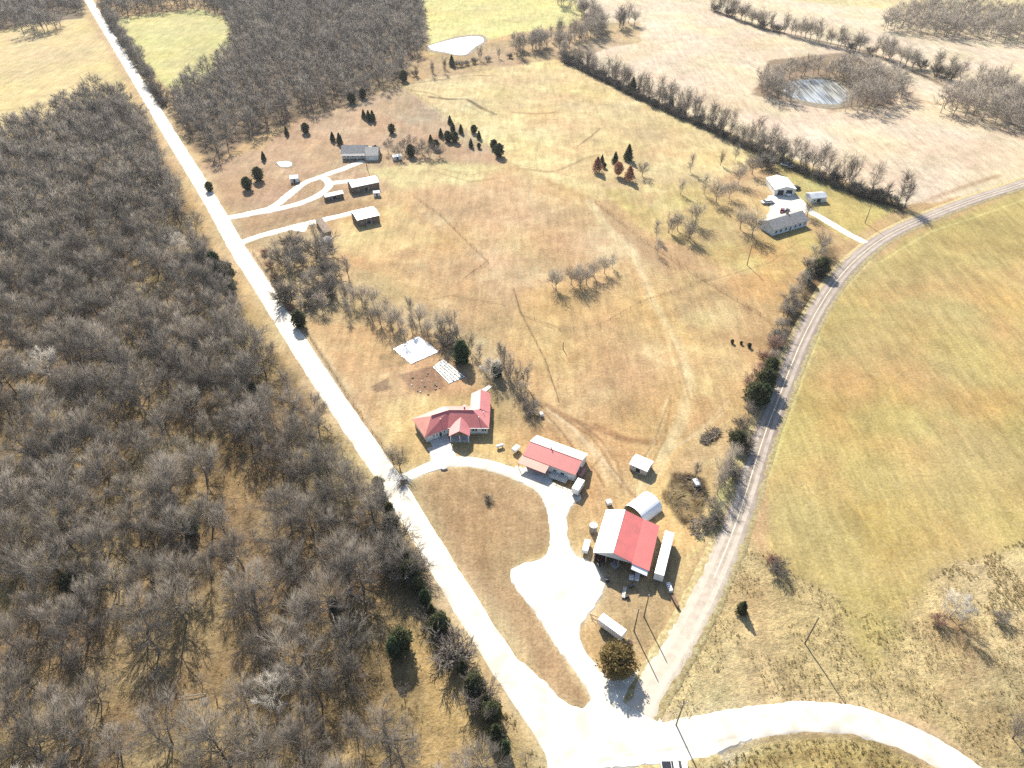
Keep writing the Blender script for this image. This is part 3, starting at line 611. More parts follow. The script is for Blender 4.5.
def recol(kind, mt, mc, idx=None):
    L = []
    for i, (t, c, h) in enumerate(KINDS[kind]):
        if idx is not None and i not in idx: continue
        t = t.copy(); c = c.copy(); t.materials.clear(); t.materials.append(mt); c.materials.clear(); c.materials.append(mc); L.append((t, c, h))
    return L
KINDS['pale'] = recol('oak', M['bark_pale'], M['twig_pale'], (2, 5)); KINDS['hedge'] = recol('slim', M['bark_grey'], M['twig_light']); KINDS['grove'] = recol('yard', M['bark_grey'], M['twig_light'])
KINDS['redbush'] = recol('bush', M['bark'], M['twig_red'])
KINDS['redoak'] = recol('oak', M['bark'], M['twig_red'], (3,))
# leafy crowns made of many small tilted leaf sprays
def spray_crown(seed, H, Rr, n, shape, size, zb):
    r = np.random.default_rng(seed); z = r.random(n)
    if shape == 'cone': prof = Rr*np.clip((1-z)**.75*1.02, .02, 1)*np.clip((z+.08)*7, 0, 1)
    elif shape == 'column': prof = Rr*np.sqrt(np.clip(1-(2*z-1)**4, 0, 1))*(1-.35*z)
    else: prof = Rr*np.sqrt(np.clip(1-(2*z-1)**2, 0, 1))
    a = r.random(n)*2*math.pi
    lob = 1+.16*np.sin(a*3+z*9+seed)+.12*np.sin(a*5-z*14+seed*2)+.1*np.sin(z*31+a*2)
    rad = prof*lob*(r.random(n)**.38)
    c = np.stack([rad*np.cos(a), rad*np.sin(a), zb+(H-zb)*z], 1)+r.normal(0, .07*Rr/2, (n, 3))
    out = c-np.array([0, 0, zb+(H-zb)*.35]); out /= np.linalg.norm(out, axis=1, keepdims=True)+1e-6
    u = np.cross(out, r.normal(size=(n, 3))); u /= np.linalg.norm(u, axis=1, keepdims=True)+1e-6
    v = np.cross(out, u)*.5+out*.6+r.normal(0, .3, (n, 3)); s = size*r.uniform(.5, 1.3, (n, 1))
    V = np.stack([c-u*s*.45, c+u*s*.45, c+v*s*1.1, c+out*s*.15+u*s*.2-v*s*.4], 1).reshape(-1, 3); o = np.arange(n)*4
    return V, np.concatenate([np.stack([o, o+1, o+2], 1), np.stack([o+1, o, o+3], 1)])
def simple_trunk(H, r0, seed=1, limbs=5, Rr=2):
    r = random.Random(seed); A = [(0, 0, -.3)]; B = [(r.gauss(0, .08), r.gauss(0, .08), H)]; a = [r0*1.2]; b = [r0*.25]
    for i in range(limbs):
        z = H*(.2+.65*i/limbs); t = r.uniform(0, 6.3); l = Rr*.8*(1-.6*i/limbs); A.append((0, 0, z)); B.append((l*math.cos(t), l*math.sin(t), z+l*.45)); a.append(r0*.4); b.append(.02)
    return cone_np(A, B, a, b, 5)
def leafy(kn, specs):
    L = []
    for i, (H, Rr, n, shape, size, zb, mat) in enumerate(specs):
        L.append((me_of('trunk', simple_trunk(H*.93, .05*H/2.2, i, 6, Rr), M['bark']), me_of('crown', spray_crown(i*3+len(kn), H, Rr, n, shape, size, zb), mat), H))
    KINDS[kn] = L
leafy('cedar', [(6.5, 2.1, 2600, 'cone', .42, .2, M['cedar']), (5.5, 2.2, 2600, 'round', .42, .1, M['cedar']), (7.2, 2.3, 3000, 'cone', .45, .3, M['cedar'])])
leafy('bigcedar', [(8.5, 2.9, 4200, 'column', .48, .1, M['cedar_pine']), (8, 3.3, 4200, 'round', .5, .1, M['cedar'])])
leafy('brownoak', [(6.8, 3.9, 5200, 'round', .42, .9, M['oakleaf'])])
leafy('russet', [(6.5, 2.5, 2600, 'cone', .38, .8, M['rustleaf']), (7, 2.3, 2600, 'round', .38, 1.0, M['rustleaf'])])

LOADED = {}
def plant(kind, x, y, name, label, cat, group=None, h=None, var=None, rz=None, squash=1.0):
    L = KINDS[kind]; v = random.randrange(len(L)) if var is None else var; t, c, H0 = L[v]
    s = (h/H0) if h else random.uniform(.82, 1.15)
    e = empty(name, (x, y, -.03), label, cat, group, rz if rz is not None else random.uniform(0, 6.28)); e.scale = (s*squash, s*squash, s)
    for nm, me in (('trunk', t), ('crown', c)):
        o = bpy.data.objects.new(nm, me); col.objects.link(o); o.parent = e
    return e
def inside(x, y, poly): return sdist(np.array([x]), np.array([y]), poly)[0] < 0
def fill(pix, spacing, seed, world=None, tries=30, shrink=0):
    poly = world or GP(pix); p = np.array(poly); r = np.random.default_rng(seed)
    x0, y0 = p.min(0); x1, y1 = p.max(0); A = (x1-x0)*(y1-y0); n = int(A/spacing**2*3)
    cx = r.uniform(x0, x1, n); cy = r.uniform(y0, y1, n); d = sdist(cx, cy, poly); ok = d < -shrink; cx = cx[ok]; cy = cy[ok]
    cell = {}; out = []
    for x, y in zip(cx, cy):
        k = (int(x//spacing), int(y//spacing)); bad = False
        for i in (-1, 0, 1):
            for j in (-1, 0, 1):
                for q in cell.get((k[0]+i, k[1]+j), ()):
                    if (q[0]-x)**2+(q[1]-y)**2 < spacing**2: bad = True
        if not bad: cell.setdefault(k, []).append((x, y)); out.append((float(x), float(y)))
    return out
def in_view(x, y, h, m=25):
    a = P(x, y, 0); b = P(x, y, h); return -m < (a[0]+b[0])/2 < 1024+m and min(a[1], b[1]) < 768+m and max(a[1], b[1]) > -m

# ---- the big wood beside the gravel road: 300 nearest as trees, what lies behind them as one mass
CLEAR = [GP([(378, 592), (424, 600), (450, 645), (478, 700), (496, 765), (415, 768), (425, 705), (390, 650)]), GP([(100, 690), (140, 640), (160, 690), (140, 735), (110, 740)]), GP([(95, 605), (125, 590), (150, 620), (120, 650)]),
         GP([(195, 610), (225, 590), (240, 650), (210, 700), (195, 660)]), GP([(140, 475), (160, 470), (165, 495), (145, 498)]), GP([(118, 430), (135, 425), (138, 445), (120, 448)]),
         GP([(200, 535), (230, 540), (225, 580), (200, 570)]), GP([(170, 232), (185, 228), (190, 250), (178, 252)]), GP([(98, 325), (112, 328), (108, 345), (96, 342)])]
wl = [(-60, 150)]+WOOD_L[1:-2]+[(535, 775), (520, 830), (-90, 830)]
pts = fill(wl, 6.0, 5, shrink=3.4)
pts = [p for p in pts if not any(inside(p[0], p[1], c) for c in CLEAR)]
gap = lambda x, y: float(vnoise(np.array([x]), np.array([y]), 16, 91)[0])
pts = [p for p in pts if gap(*p) > (-.55 if P(*p)[1] < 480 else -.36) or P(*p)[1] < 330]
vis = sorted([p for p in pts if in_view(p[0], p[1], 12)], key=lambda p: math.hypot(p[0], p[1]))
print('left wood trees', len(pts), 'in view', len(vis))
near = vis[:292]; rest = vis[292:]
for i, (x, y) in enumerate(near):
    k = random.random(); kind = 'pale' if k < .03 and P(x, y)[0] < 330 else ('slim' if k > .87 else 'oak')
    if kind == 'pale':
        plant(kind, x, y, 'pale_bare_tree', 'pale whitish bare tree among the darker trees of the wood left of the gravel road', 'bare tree', 'pale barked trees in the wood left of the gravel road', h=random.uniform(11, 14))
    elif kind == 'slim':
        plant(kind, x, y, 'bare_tree', 'slender leafless tree with narrow crown in the wood left of the gravel road', 'bare tree', 'slender bare trees in the wood left of the gravel road', h=random.uniform(11, 15))
    else:
        plant(kind, x, y, 'bare_tree', 'broad leafless grey tree with spreading crown in the wood left of the gravel road', 'bare tree', 'broad bare trees in the wood left of the gravel road', h=random.uniform(11, 17))
def mass(name, positions, label, cat, hmin, hmax, mat, nvar=5, twigs=420, seed=1, spread=.42, tw=.06, slim=False):
    """a wood that reads as one mass: simplified bare trees joined in one object"""
    r = np.random.default_rng(seed); vs = []
    for i in range(nvar):
        H = 12; big, (tA, tB, tr) = grow(seed*31+i, H=H, spread=H*spread, twigs=twigs, tw=tw, n_limb=6, tl=2.3, up=1.2 if slim else .6)
        bb = [b for b in big if b[4] <= 2]; A = np.array([b[0] for b in bb]); B = np.array([b[1] for b in bb])
        v1, f1 = cone_np(A, B, np.array([max(b[2], .05) for b in bb]), np.array([max(b[3], .04) for b in bb]), 3); v2, f2 = cone_np(tA, tB, tr, None)
        vs.append((np.concatenate([v1, v2]), np.concatenate([f1[:, [0, 1, 2]], f1[:, [0, 2, 3]], f2+len(v1)])))
    Vs, Fs, Ts = [], [], []; n = 0
    for x, y in positions:
        v, f = vs[r.integers(nvar)]; a = r.random()*6.28; s = r.uniform(hmin, hmax)/12; c, s_ = math.cos(a), math.sin(a)
        q = np.stack([(v[:, 0]*c-v[:, 1]*s_)*s+x, (v[:, 0]*s_+v[:, 1]*c)*s+y, v[:, 2]*s], 1); Vs.append(q); Fs.append(f+n); Ts.append(np.full(len(q), r.random())); n += len(q)
    if not Vs: return
    o = mesh_np(name, np.concatenate(Vs), np.concatenate(Fs), mat); tag(o, label, cat, kind='stuff')
    a = o.data.attributes.new('tint', 'FLOAT', 'POINT'); a.data.foreach_set('value', np.concatenate(Ts).astype(np.float32))
    return o
mass('distant_trees', rest, 'dense grey leafless wood filling the left edge behind its nearest trees', 'wood', 12, 17, M['twig'], twigs=430, seed=2)
up = fill(WOOD_U, 7.0, 8, shrink=2)
mass('distant_wood', up, 'large grey leafless wood between the gravel road and the brown meadow', 'wood', 12, 17, M['twig'], twigs=360, seed=3)
tl = fill([(-40, 32), (20, 26), (60, 10), (82, 14), (80, -12), (-40, -12)], 7, 9)+fill([(100, 0), (235, 2), (240, 16), (190, 10), (115, 18)], 7, 10)+fill([(22, 38), (60, 30), (66, 24), (30, 26)], 7, 3)
mass('far_wood', tl, 'dark tree belt along the top left edge behind the yellow fields', 'wood', 12, 17, M['twig'], twigs=380, seed=4)
tr_ = fill([(880, 30), (890, 16), (930, 12), (1040, 18), (1060, 45), (960, 40)], 7, 11)
mass('far_copse', tr_, 'long grey leafless copse along the top right edge above the pale field', 'wood', 13, 18, M['twig_light'], twigs=300, seed=5)
pc = fill([(756, 94), (762, 80), (790, 74), (830, 72), (862, 70), (888, 80), (903, 98), (886, 109), (856, 114), (842, 111), (855, 98), (846, 84), (820, 77), (795, 78), (778, 84), (782, 97), (796, 104), (770, 101)], 5, 12)
mass('pond_thicket', pc, 'thicket of bare trees ringing the dark pond in the pale field', 'thicket', 7, 17, M['twig_light'], twigs=300, seed=6)
fr = fill([(935, 112), (960, 95), (1000, 92), (1050, 100), (1060, 150), (1024, 138), (985, 124)], 6, 13)
mass('field_corner_thicket', fr, 'clump of bare trees at the right edge beside the pale field corner', 'thicket', 12, 18, M['twig_light'], twigs=300, seed=7)

# ---- hedgerows: every tree its own object
def row(line, spacing, kinds, name, label, group, hr, jit=2.0, dens=1.0, cat='bare tree'):
    L = resample(GP(line), spacing); n = 0
    for p in L:
        if random.random() > dens: continue
        x = p.x+random.uniform(-jit, jit); y = p.y+random.uniform(-jit, jit)
        if not in_view(x, y, hr[1], 8): continue
        k = random.choice(kinds); plant(k, x, y, name, label, cat, group, h=random.uniform(*hr)*(.45 if k in ('bush', 'redbush') else 1)); n += 1
    return n
cnt = 0
cnt += row([(562, 58), (600, 76), (640, 96), (690, 119), (740, 142), (775, 158), (830, 182), (868, 196), (903, 206)], 3.0, ['hedge', 'hedge', 'hedge', 'grove', 'slim', 'bush'], 'hedgerow_tree', 'leafless tree in the long hedgerow between the tan pasture and the pale stubble field', 'trees of the long hedgerow beside the stubble field', (10, 20), 2.4)
cnt += row([(562, 60), (600, 78), (640, 98), (690, 121), (740, 144), (775, 160), (830, 184), (868, 198), (903, 208)], 4.2, ['bush'], 'hedgerow_brush', 'low grey brush under the long hedgerow beside the pale stubble field', 'brush along the foot of the long hedgerow', (9, 14), 1.6, cat='bush')
cnt += row([(712, 10), (760, 27), (800, 38), (850, 50), (880, 56)], 4.2, ['hedge', 'slim', 'grove', 'bush'], 'hedgerow_tree', 'leafless tree in the slanting hedgerow across the top of the pale field', 'trees of the slanting hedgerow across the top right field', (14, 19))
cnt += row([(880, 56), (905, 66), (935, 76), (965, 86), (1000, 92)], 4.2, ['hedge', 'grove', 'slim', 'bush'], 'hedgerow_tree', 'leafless tree between the dark pond and the top right copse', 'trees between the dark pond and the right edge', (14, 20), 6)
cnt += row([(515, 52), (545, 45), (575, 40), (610, 30), (632, 24)], 4.6, ['hedge', 'grove', 'slim'], 'hedgerow_tree', 'leafless tree in the short belt right of the white pond', 'trees of the short belt right of the white pond', (14, 19), 6)
cnt += row([(520, 55), (560, 50), (600, 36), (590, 20), (570, 8), (560, 4)], 5.5, ['hedge', 'grove'], 'hedgerow_tree', 'leafless tree in the short belt right of the white pond', 'trees of the short belt right of the white pond', (14, 19), 6)
cnt += row([(402, 78), (430, 76), (460, 66), (500, 58), (520, 55)], 6.0, ['slim', 'bush', 'bush'], 'pond_side_tree', 'small leafless tree on the strip just below the white pond', 'small bare trees below the white pond', (8, 12), 4)
cnt += row([(104, 12), (123, 40), (140, 66), (157, 92), (167, 108)], 3.9, ['slim', 'bush', 'oak'], 'roadside_tree', 'leafless tree in the dark belt right of the gravel road by the yellow field', 'trees of the belt right of the gravel road', (9, 13), 2.0)
print('hedge', cnt)
def each(lst, kind, name, label_f, cat, group=None):
    for i, t in enumerate(lst):
        x, y = G(t[0], t[1]); h = t[2]; plant(t[3] if len(t) > 3 else kind, x, y, name, label_f(i, t) if callable(label_f) else label_f, cat, group, h=h)
# wooded creek strip through the middle
cr = fill([(268, 262), (286, 240), (318, 236), (332, 262), (350, 278), (345, 296), (300, 294)], 6.2, 21)
for x, y in cr: plant(random.choice(['slim', 'grove', 'hedge', 'hedge', 'bush']), x, y, 'creek_tree', 'leafless tree in the grove below the second farm drive', 'bare tree', 'trees of the grove below the second farm drive', h=random.uniform(7, 12.5))
cr = fill([(286, 296), (345, 300), (372, 308), (395, 318), (380, 326), (300, 318)], 6.4, 22)
for x, y in cr: plant(random.choice(['slim', 'grove', 'hedge', 'hedge', 'bush']), x, y, 'creek_tree', 'thin leafless tree on the tan slope just below the grove', 'bare tree', 'thin trees on the slope below the grove', h=random.uniform(6.5, 10))
for i, (a, b, h, k) in enumerate([(330, 292, 7, 'hedge'), (345, 298, 7, 'grove'), (354, 306, 7, 'hedge'), (362, 304, 8, 'grove'), (368, 314, 7, 'hedge'), (388, 316, 7, 'hedge'), (398, 324, 8, 'grove'), (412, 332, 7, 'hedge'), (428, 336, 7, 'grove'), (442, 338, 8, 'hedge'), (458, 342, 8, 'hedge'), (380, 322, 9, 'grove'), (392, 330, 9, 'grove'), (374, 306, 8, 'grove'), (404, 338, 8, 'hedge'), (420, 326, 9, 'grove'), (412, 316, 8, 'hedge'), (438, 330, 7, 'hedge'), (450, 330, 9, 'grove'), (446, 345, 6, 'bush')]):
    plant(k, *G(a, b), 'creek_tree', 'leafless tree along the little creek above the white tarp', 'bare tree', 'trees along the creek above the white tarp', h=h*1.3)
for i, (a, b, h, k) in enumerate([(470, 352, 8, 'slim'), (480, 362, 8, 'hedge'), (488, 374, 7, 'slim'), (492, 380, 8, 'pale'), (505, 369, 11, 'slim'), (510, 381, 11, 'hedge'), (517, 390, 10, 'slim'), (524, 399, 9, 'hedge'), (531, 413, 4.5, 'bush'), (500, 360, 7, 'slim'), (524, 386, 10, 'slim')]):
    plant(k, *G(a, b), 'creek_tree', 'leafless tree in the thin belt behind the red roofed house', 'bare tree', 'trees of the thin belt behind the red roofed house', h=h*1.15)
# group of bare trees in the middle of the pasture
for a, b, h in [(556, 290, 9), (552, 286, 7), (571, 284, 8), (580, 288, 9), (586, 284, 8), (578, 280, 7), (594, 277, 8), (604, 273, 8), (612, 268, 6)]:
    plant('grove' if h > 7 else 'hedge', *G(a, b), 'pasture_tree', 'leafless tree in the loose group in the middle of the tan pasture', 'bare tree', 'group of bare trees in mid pasture', h=h*1.3)
for a, b, h, k in [(656, 238, 8, 'slim'), (657, 254, 7, 'slim'), (668, 232, 8, 'slim'), (677, 230, 9, 'yard'), (689, 238, 10, 'slim'), (695, 223, 11, 'yard'), (716, 202, 11, 'yard'), (704, 194, 9, 'slim'), (688, 240, 9, 'yard'), (738, 184, 10, 'yard'), (729, 198, 9, 'yard'), (740, 229, 10, 'yard'), (752, 236, 12, 'yard'), (680, 194, 7, 'slim'), (690, 172, 9, 'slim'), (672, 234, 7, 'slim')]:
    plant('grove' if k == 'yard' else 'hedge', *G(a, b), 'orchard_tree', 'leafless tree in the open grove left of the blue grey farmhouse', 'bare tree', 'open grove left of the blue grey farmhouse', h=h*1.3)
for a, b, h, k in [(752, 174, 8, 'oak'), (765, 166, 7, 'bush'), (775, 163, 8, 'oak'), (720, 165, 7, 'slim'), (735, 160, 8, 'slim'), (745, 150, 8, 'oak'), (757, 156, 9, 'slim')]:
    plant(k, *G(a, b), 'yard_tree', 'leafless tree or bush above the white roofed garage', 'bare tree', 'trees above the white roofed garage', h=h*1.3)
plant('yard', *G(807, 216), 'yard_tree', 'spreading leafless tree between the farmhouse and its drive', 'bare tree', h=10)
plant('yard', *G(820, 252), 'yard_tree', 'tall leafless tree below the farmhouse at the near side of its drive', 'bare tree', h=13)
# trees beside the paved road
RD = [(816, 262, 10, 'oak', 'bare_tree'), (812, 272, 7, 'bush', 'roadside_bush'), (806, 281, 6, 'bigcedar', 'cedar_tree'), (820, 274, 7.5, 'bigcedar', 'cedar_tree'), (800, 292, 7, 'oak', 'bare_tree'), (796, 300, 6, 'oak', 'bare_tree'), (790, 310, 6, 'bush', 'roadside_bush'), (787, 318, 6.5, 'oak', 'bare_tree'), (782, 328, 5.5, 'oak', 'bare_tree'), (780, 338, 5, 'bush', 'roadside_bush'),
      (772, 352, 8, 'redoak', 'reddish_tree'), (766, 360, 5, 'redbush', 'reddish_bush'), (757, 380, 7.5, 'redoak', 'reddish_tree'), (750, 385, 5, 'redbush', 'reddish_bush'), (764, 388, 8, 'bigcedar', 'cedar_tree'), (753, 404, 8.5, 'bigcedar', 'cedar_tree'), (762, 402, 7.5, 'bigcedar', 'cedar_tree'), (736, 446, 6, 'bigcedar', 'cedar_tree'), (742, 450, 5, 'bush', 'roadside_bush'), (770, 372, 6, 'bigcedar', 'cedar_tree'), (808, 270, 8, 'grove', 'bare_tree'), (803, 284, 8, 'grove', 'bare_tree'), (793, 296, 7, 'grove', 'bare_tree'), (786, 306, 8, 'oak', 'bare_tree'), (783, 316, 7, 'grove', 'bare_tree'), (777, 330, 7, 'grove', 'bare_tree'), (775, 345, 6, 'bush', 'roadside_bush'), (772, 362, 7, 'grove', 'bare_tree'), (748, 414, 7, 'grove', 'bare_tree'), (742, 428, 5, 'bush', 'roadside_bush'), (738, 440, 5, 'bush', 'roadside_bush')]
LBL = {'bare_tree': 'grey leafless tree crowding the left edge of the paved road', 'roadside_bush': 'leafless grey bush crowding the left edge of the paved road', 'cedar_tree': 'dark green cedar shading the left edge of the paved road', 'reddish_tree': 'reddish brown leafless tree left of the paved road above the cedars', 'reddish_bush': 'reddish brown bush left of the paved road above the cedars'}
CATS = {'bare_tree': 'bare tree', 'roadside_bush': 'bush', 'cedar_tree': 'cedar', 'reddish_tree': 'bare tree', 'reddish_bush': 'bush'}
for a, b, h, k, nm in RD: plant(k, *G(a, b), nm, LBL[nm], CATS[nm], nm.replace('_', ' ')+'s left of the paved road', h=h)
for a, b, h, k in [(722, 478, 10, 'grove'), (731, 460, 8, 'grove'), (727, 470, 9, 'hedge'), (717, 494, 10, 'hedge'), (721, 488, 9, 'hedge'), (714, 508, 4, 'bush'), (724, 484, 9, 'hedge'), (728, 478, 9, 'slim'), (714, 520, 4, 'bush'), (732, 474, 4, 'bush'), (708, 526, 3.5, 'bush')]:
    plant(k, *G(a, b), 'scrub_tree', 'leafless scrub tree between the dark fenced lot and the paved road', 'bare tree', 'scrub between the dark lot and the paved road', h=h)
plant('slim', *G(695, 478), 'scrub_tree', 'lone thin curved leafless tree above the dark fenced lot', 'bare tree', h=8, var=1)
# evergreens
ced = [(369, 121, 6), (381, 128, 0), (352, 103, 6), (363, 98, 5.5), (287, 135, 4.5), (306, 133, 5.5), (333, 141, 5), (340, 144, 6), (364, 118, 4.8), (373, 121, 6), (264, 160, 4.5), (259, 180, 6.5), (248, 189, 6), (411, 156, 6), (450, 124, 4.8), (453, 131, 5), (461, 133, 4.8), (441, 137, 4.8), (448, 141, 5.5), (455, 142, 5.5), (474, 133, 4.5), (479, 139, 4.5), (471, 147, 4.5), (479, 148, 2.8), (494, 149, 5), (499, 156, 6.5), (431, 145, 5.5), (436, 149, 5), (404, 81, 6.5), (452, 66, 7), (392, 133, 5), (210, 191, 4.5), (376, 155, 5)]
for a, b, h in ced:
    if h: plant('cedar', *G(a, b), 'cedar_tree', 'dark green cedar dotted over the brown meadow round the upper farmstead', 'cedar', 'cedars of the upper meadow', h=h*1.05, var=(1 if int(a*7+b) % 2 else 2), squash=1.0)
each([(405, 152, 8), (398, 158, 9), (388, 152, 8), (422, 154, 9), (430, 158, 9), (440, 157, 8), (412, 148, 8), (417, 158, 7)], 'oak', 'farm_tree', 'leafless tree in the clump right of the upper farmhouse', 'bare tree', 'trees of the clump right of the upper farmhouse')
each([(597, 172, 8)], 'russet', 'russet_tree', 'leftmost russet leaved tree in the pasture group beside the cedars', 'russet tree')
each([(618, 176, 7.5)], 'russet', 'russet_tree', 'middle russet leaved tree between two dark cedars in the pasture', 'russet tree')
each([(629, 181, 8)], 'russet', 'russet_tree', 'nearest and pinkest russet tree in the pasture group', 'russet tree')
plant('cedar', *G(628, 160), 'cedar_tree', 'tall dark pointed cedar at the back of the pasture group', 'cedar', h=8.5)
plant('cedar', *G(615, 163), 'cedar_tree', 'middle sized dark cedar between the russet trees of the pasture group', 'cedar', h=6)
plant('cedar', *G(602, 162), 'cedar_tree', 'small dark cedar behind the leftmost russet tree', 'cedar', h=4)
plant('cedar', *G(604, 168), 'cedar_tree', 'smallest dark cedar just right of the leftmost russet tree', 'cedar', h=3)
plant('oak', *G(642, 176), 'pasture_tree', 'grey leafless tree with bushy crown at the right of the pasture group', 'bare tree', h=9)
plant('cedar', *G(632, 94), 'cedar_tree', 'dark pointed cedar rising out of the long hedgerow', 'cedar', h=10)
plant('cedar', *G(671, 106), 'cedar_tree', 'smaller dark cedar further along the long hedgerow', 'cedar', h=6)
plant('cedar', *G(300, 326), 'cedar_tree', 'lone dark cedar on the right verge of the gravel road', 'cedar', h=6.5, var=1)
plant('bigcedar', *G(462, 362), 'evergreen_tree', 'large dark green evergreen between the white tarp and the creek belt', 'evergreen', h=9, var=0)
plant('bigcedar', *G(497, 376), 'evergreen_tree', 'dark evergreen among bare trees behind the red roofed house', 'evergreen', h=6, var=0)
plant('brownoak', *G(616, 668), 'brown_oak', 'round oak still holding brown leaves at the fork of the white gravel', 'oak', h=7.2)
plant('cedar', *G(741, 612), 'cedar_tree', 'lone small dark cedar on rough grass right of the paved road', 'cedar', h=4.6, var=0)
plant('bush', *G(489, 500), 'young_tree', 'tiny bare sapling alone on the triangular lawn', 'bush', h=2.2)
plant('yard', *G(400, 470), 'roadside_tree', 'leafless tree at the mouth of the drive to the red roofed house', 'bare tree', h=10)
plant('yard', *G(393, 462), 'roadside_tree', 'slighter leafless tree just above the one at the drive mouth', 'bare tree', h=8)
plant('bush', *G(402, 485), 'roadside_bush', 'bare bush below the mouth of the drive beside the gravel road', 'bush', h=2)
plant('pale', *G(950, 616), 'pale_bare_tree', 'pale spreading leafless tree on rough grass near the right edge', 'bare tree', h=9)
plant('redbush', *G(938, 622), 'reddish_bush', 'low bare thicket under the pale tree near the right edge', 'bush', h=3.5)
plant('yard', *G(1013, 738), 'corner_tree', 'leafless tree in the bottom right corner above the gravel road', 'bare tree', h=9)
plant('bush', *G(778, 572), 'field_bush', 'wide low leafless bush at the left edge of the green field', 'bush', h=4.5)
plant('redbush', *G(771, 560), 'field_bush', 'smaller reddish bush joined to the wide bush at the field edge', 'bush', h=3)
plant('bush', *G(1000, 620), 'field_bush', 'faint leafless bush at the right edge of the rough grass', 'bush', h=3.5)
# along the gravel road edge of the wood, near
for i, (a, b, h) in enumerate([(398, 562, 8), (408, 568, 8), (412, 580, 7.5), (418, 592, 7), (426, 604, 6.5), (432, 616, 6), (440, 630, 6), (463, 672, 5.5), (474, 690, 5.5), (486, 705, 6), (492, 718, 6), (496, 738, 6.5), (505, 752, 6), (402, 648, 7.5), (396, 655, 7), (379, 490, 5), (390, 515, 5.5), (393, 528, 5.5), (205, 270, 9), (218, 275, 10), (228, 280, 8), (210, 284, 8), (232, 292, 7), (192, 268, 8), (196, 345, 6), (155, 338, 7), (5, 285, 8), (76, 590, 6), (192, 532, 6), (335, 610, 6), (255, 395, 6)]):
    plant(['bigcedar', 'cedar'][i % 2] if i < 15 else 'bigcedar', *G(a, b), 'woodland_cedar', 'dark green cedar growing under and beside the bare trees left of the gravel road', 'cedar', 'dark cedars along the wood left of the gravel road', h=h*random.uniform(.85, 1.1), squash=random.uniform(.7, 1.0))
for a, b in [(404, 566), (411, 574), (421, 600), (430, 624), (445, 645), (452, 655), (468, 684), (480, 700), (490, 724), (500, 742), (395, 546), (388, 530), (384, 512)]: plant(random.choice(['bush', 'slim']), *G(a, b), 'edge_tree', 'small bare tree among the cedars at the woodland edge left of the gravel road', 'bare tree', 'small bare trees among the edge cedars', h=random.uniform(4, 9))
for i, (a, b, h) in enumerate([(264, 254, 3), (270, 267, 3.5), (275, 279, 3), (281, 290, 3), (286, 300, 3), (291, 309, 2.6)]):
    plant('redbush', *G(a, b), 'verge_bush', 'low bare bush on the right verge of the gravel road below the second drive', 'bush', 'low bushes on the right verge of the gravel road', h=h)
for a, b, h in [(732, 343, 1.6), (741, 344, 1.3), (749, 347, 1.8)]:
    plant('cedar', *G(a, b), 'small_shrub', 'low dark shrub on the pale patch of pasture left of the paved road', 'shrub', 'three low dark shrubs in the pasture', h=h, var=1)
# lower wood scrub as ground cover + dry grass tufts
def tufts(name, regions, label, seed, mat=None, h=(.14, .34), wd=.10):
    r = np.random.default_rng(seed); Vs = []; n = 0
    P_ = []
    for pix, dens, sc in regions:
        poly = GP(pix); p = np.array(poly); x0, y0 = p.min(0); x1, y1 = p.max(0); k = int((x1-x0)*(y1-y0)*dens)
        x = r.uniform(x0, x1, k); y = r.uniform(y0, y1, k); ok = (sdist(x, y, poly) < 0) & (vnoise(x, y, 6, 55)+.6*vnoise(x, y, 2.2, 56) > -.1)
        P_.append(np.stack([x[ok], y[ok], np.full(ok.sum(), sc)], 1))
    p = np.concatenate(P_); N_ = len(p); B = 6; a = r.random((N_, B))*6.28; hh = r.uniform(*h, (N_, B))*p[:, 2:3]; ln = r.uniform(.2, .9, (N_, B))*hh
    bx = p[:, 0:1]+.16*np.cos(a); by = p[:, 1:2]+.16*np.sin(a); wv = wd*p[:, 2:3]
    v0 = np.stack([bx-np.sin(a)*wv, by+np.cos(a)*wv, np.full_like(bx, -.08)], -1); v1 = np.stack([bx+np.sin(a)*wv, by-np.cos(a)*wv, np.full_like(bx, -.08)], -1)
    v2 = np.stack([bx+np.cos(a)*ln, by+np.sin(a)*ln, hh], -1)
    V = np.stack([v0, v1, v2], 2).reshape(-1, 3); Fs = np.arange(len(V)).reshape(-1, 3)
    o = mesh_np(name, V, Fs, mat or M['grass']); tag(o, label, 'grass', kind='stuff')
    at = o.data.attributes.new('tint', 'FLOAT', 'POINT'); at.data.foreach_set('value', np.repeat(r.random(N_)*.999, B*3).astype(np.float32)); print(name, N_)
tufts('dry_grass', [([(690, 605), (730, 545), (765, 555), (840, 600), (900, 625), (930, 575), (1060, 540), (1150, 820), (1000, 790), (930, 722), (850, 702), (770, 697), (678, 728), (660, 700)], 1.3, .85),
                   ([(850, 600), (920, 590), (880, 690), (850, 660)], .3, .7),
                   ([(640, 778), (720, 756), (800, 738), (870, 740), (920, 766), (950, 800), (600, 800)], 2.0, 1.0),
                   ([(940, 570), (1060, 525), (1100, 560), (1000, 620)], 2.0, 1.1)], 'tussocks of dry straw coloured grass on the rough ground at lower right', 31)
tufts('verge_grass', [([(402, 486), (440, 560), (484, 615), (540, 690), (556, 702), (543, 686), (487, 605), (444, 556)], .8, .5), ([(470, 668), (500, 700), (545, 755), (530, 755), (480, 690)], 2.0, .9),
                     ([(795, 395), (770, 470), (748, 520), (720, 580), (700, 620), (690, 620), (738, 520), (765, 465), (788, 395)], .7, .5),
                     ([(300, 325), (350, 395), (398, 466), (390, 466), (345, 400)], 1.2, .7)], 'rank dry grass along the road verges', 32)
tufts('woodland_litter', [(WOOD_L, .3, 1.3)], 'dead brush and dry stems on the woodland floor', 33, M['grass'], (.2, .6), .05)
us = fill(wl, 4.6, 77, shrink=2)
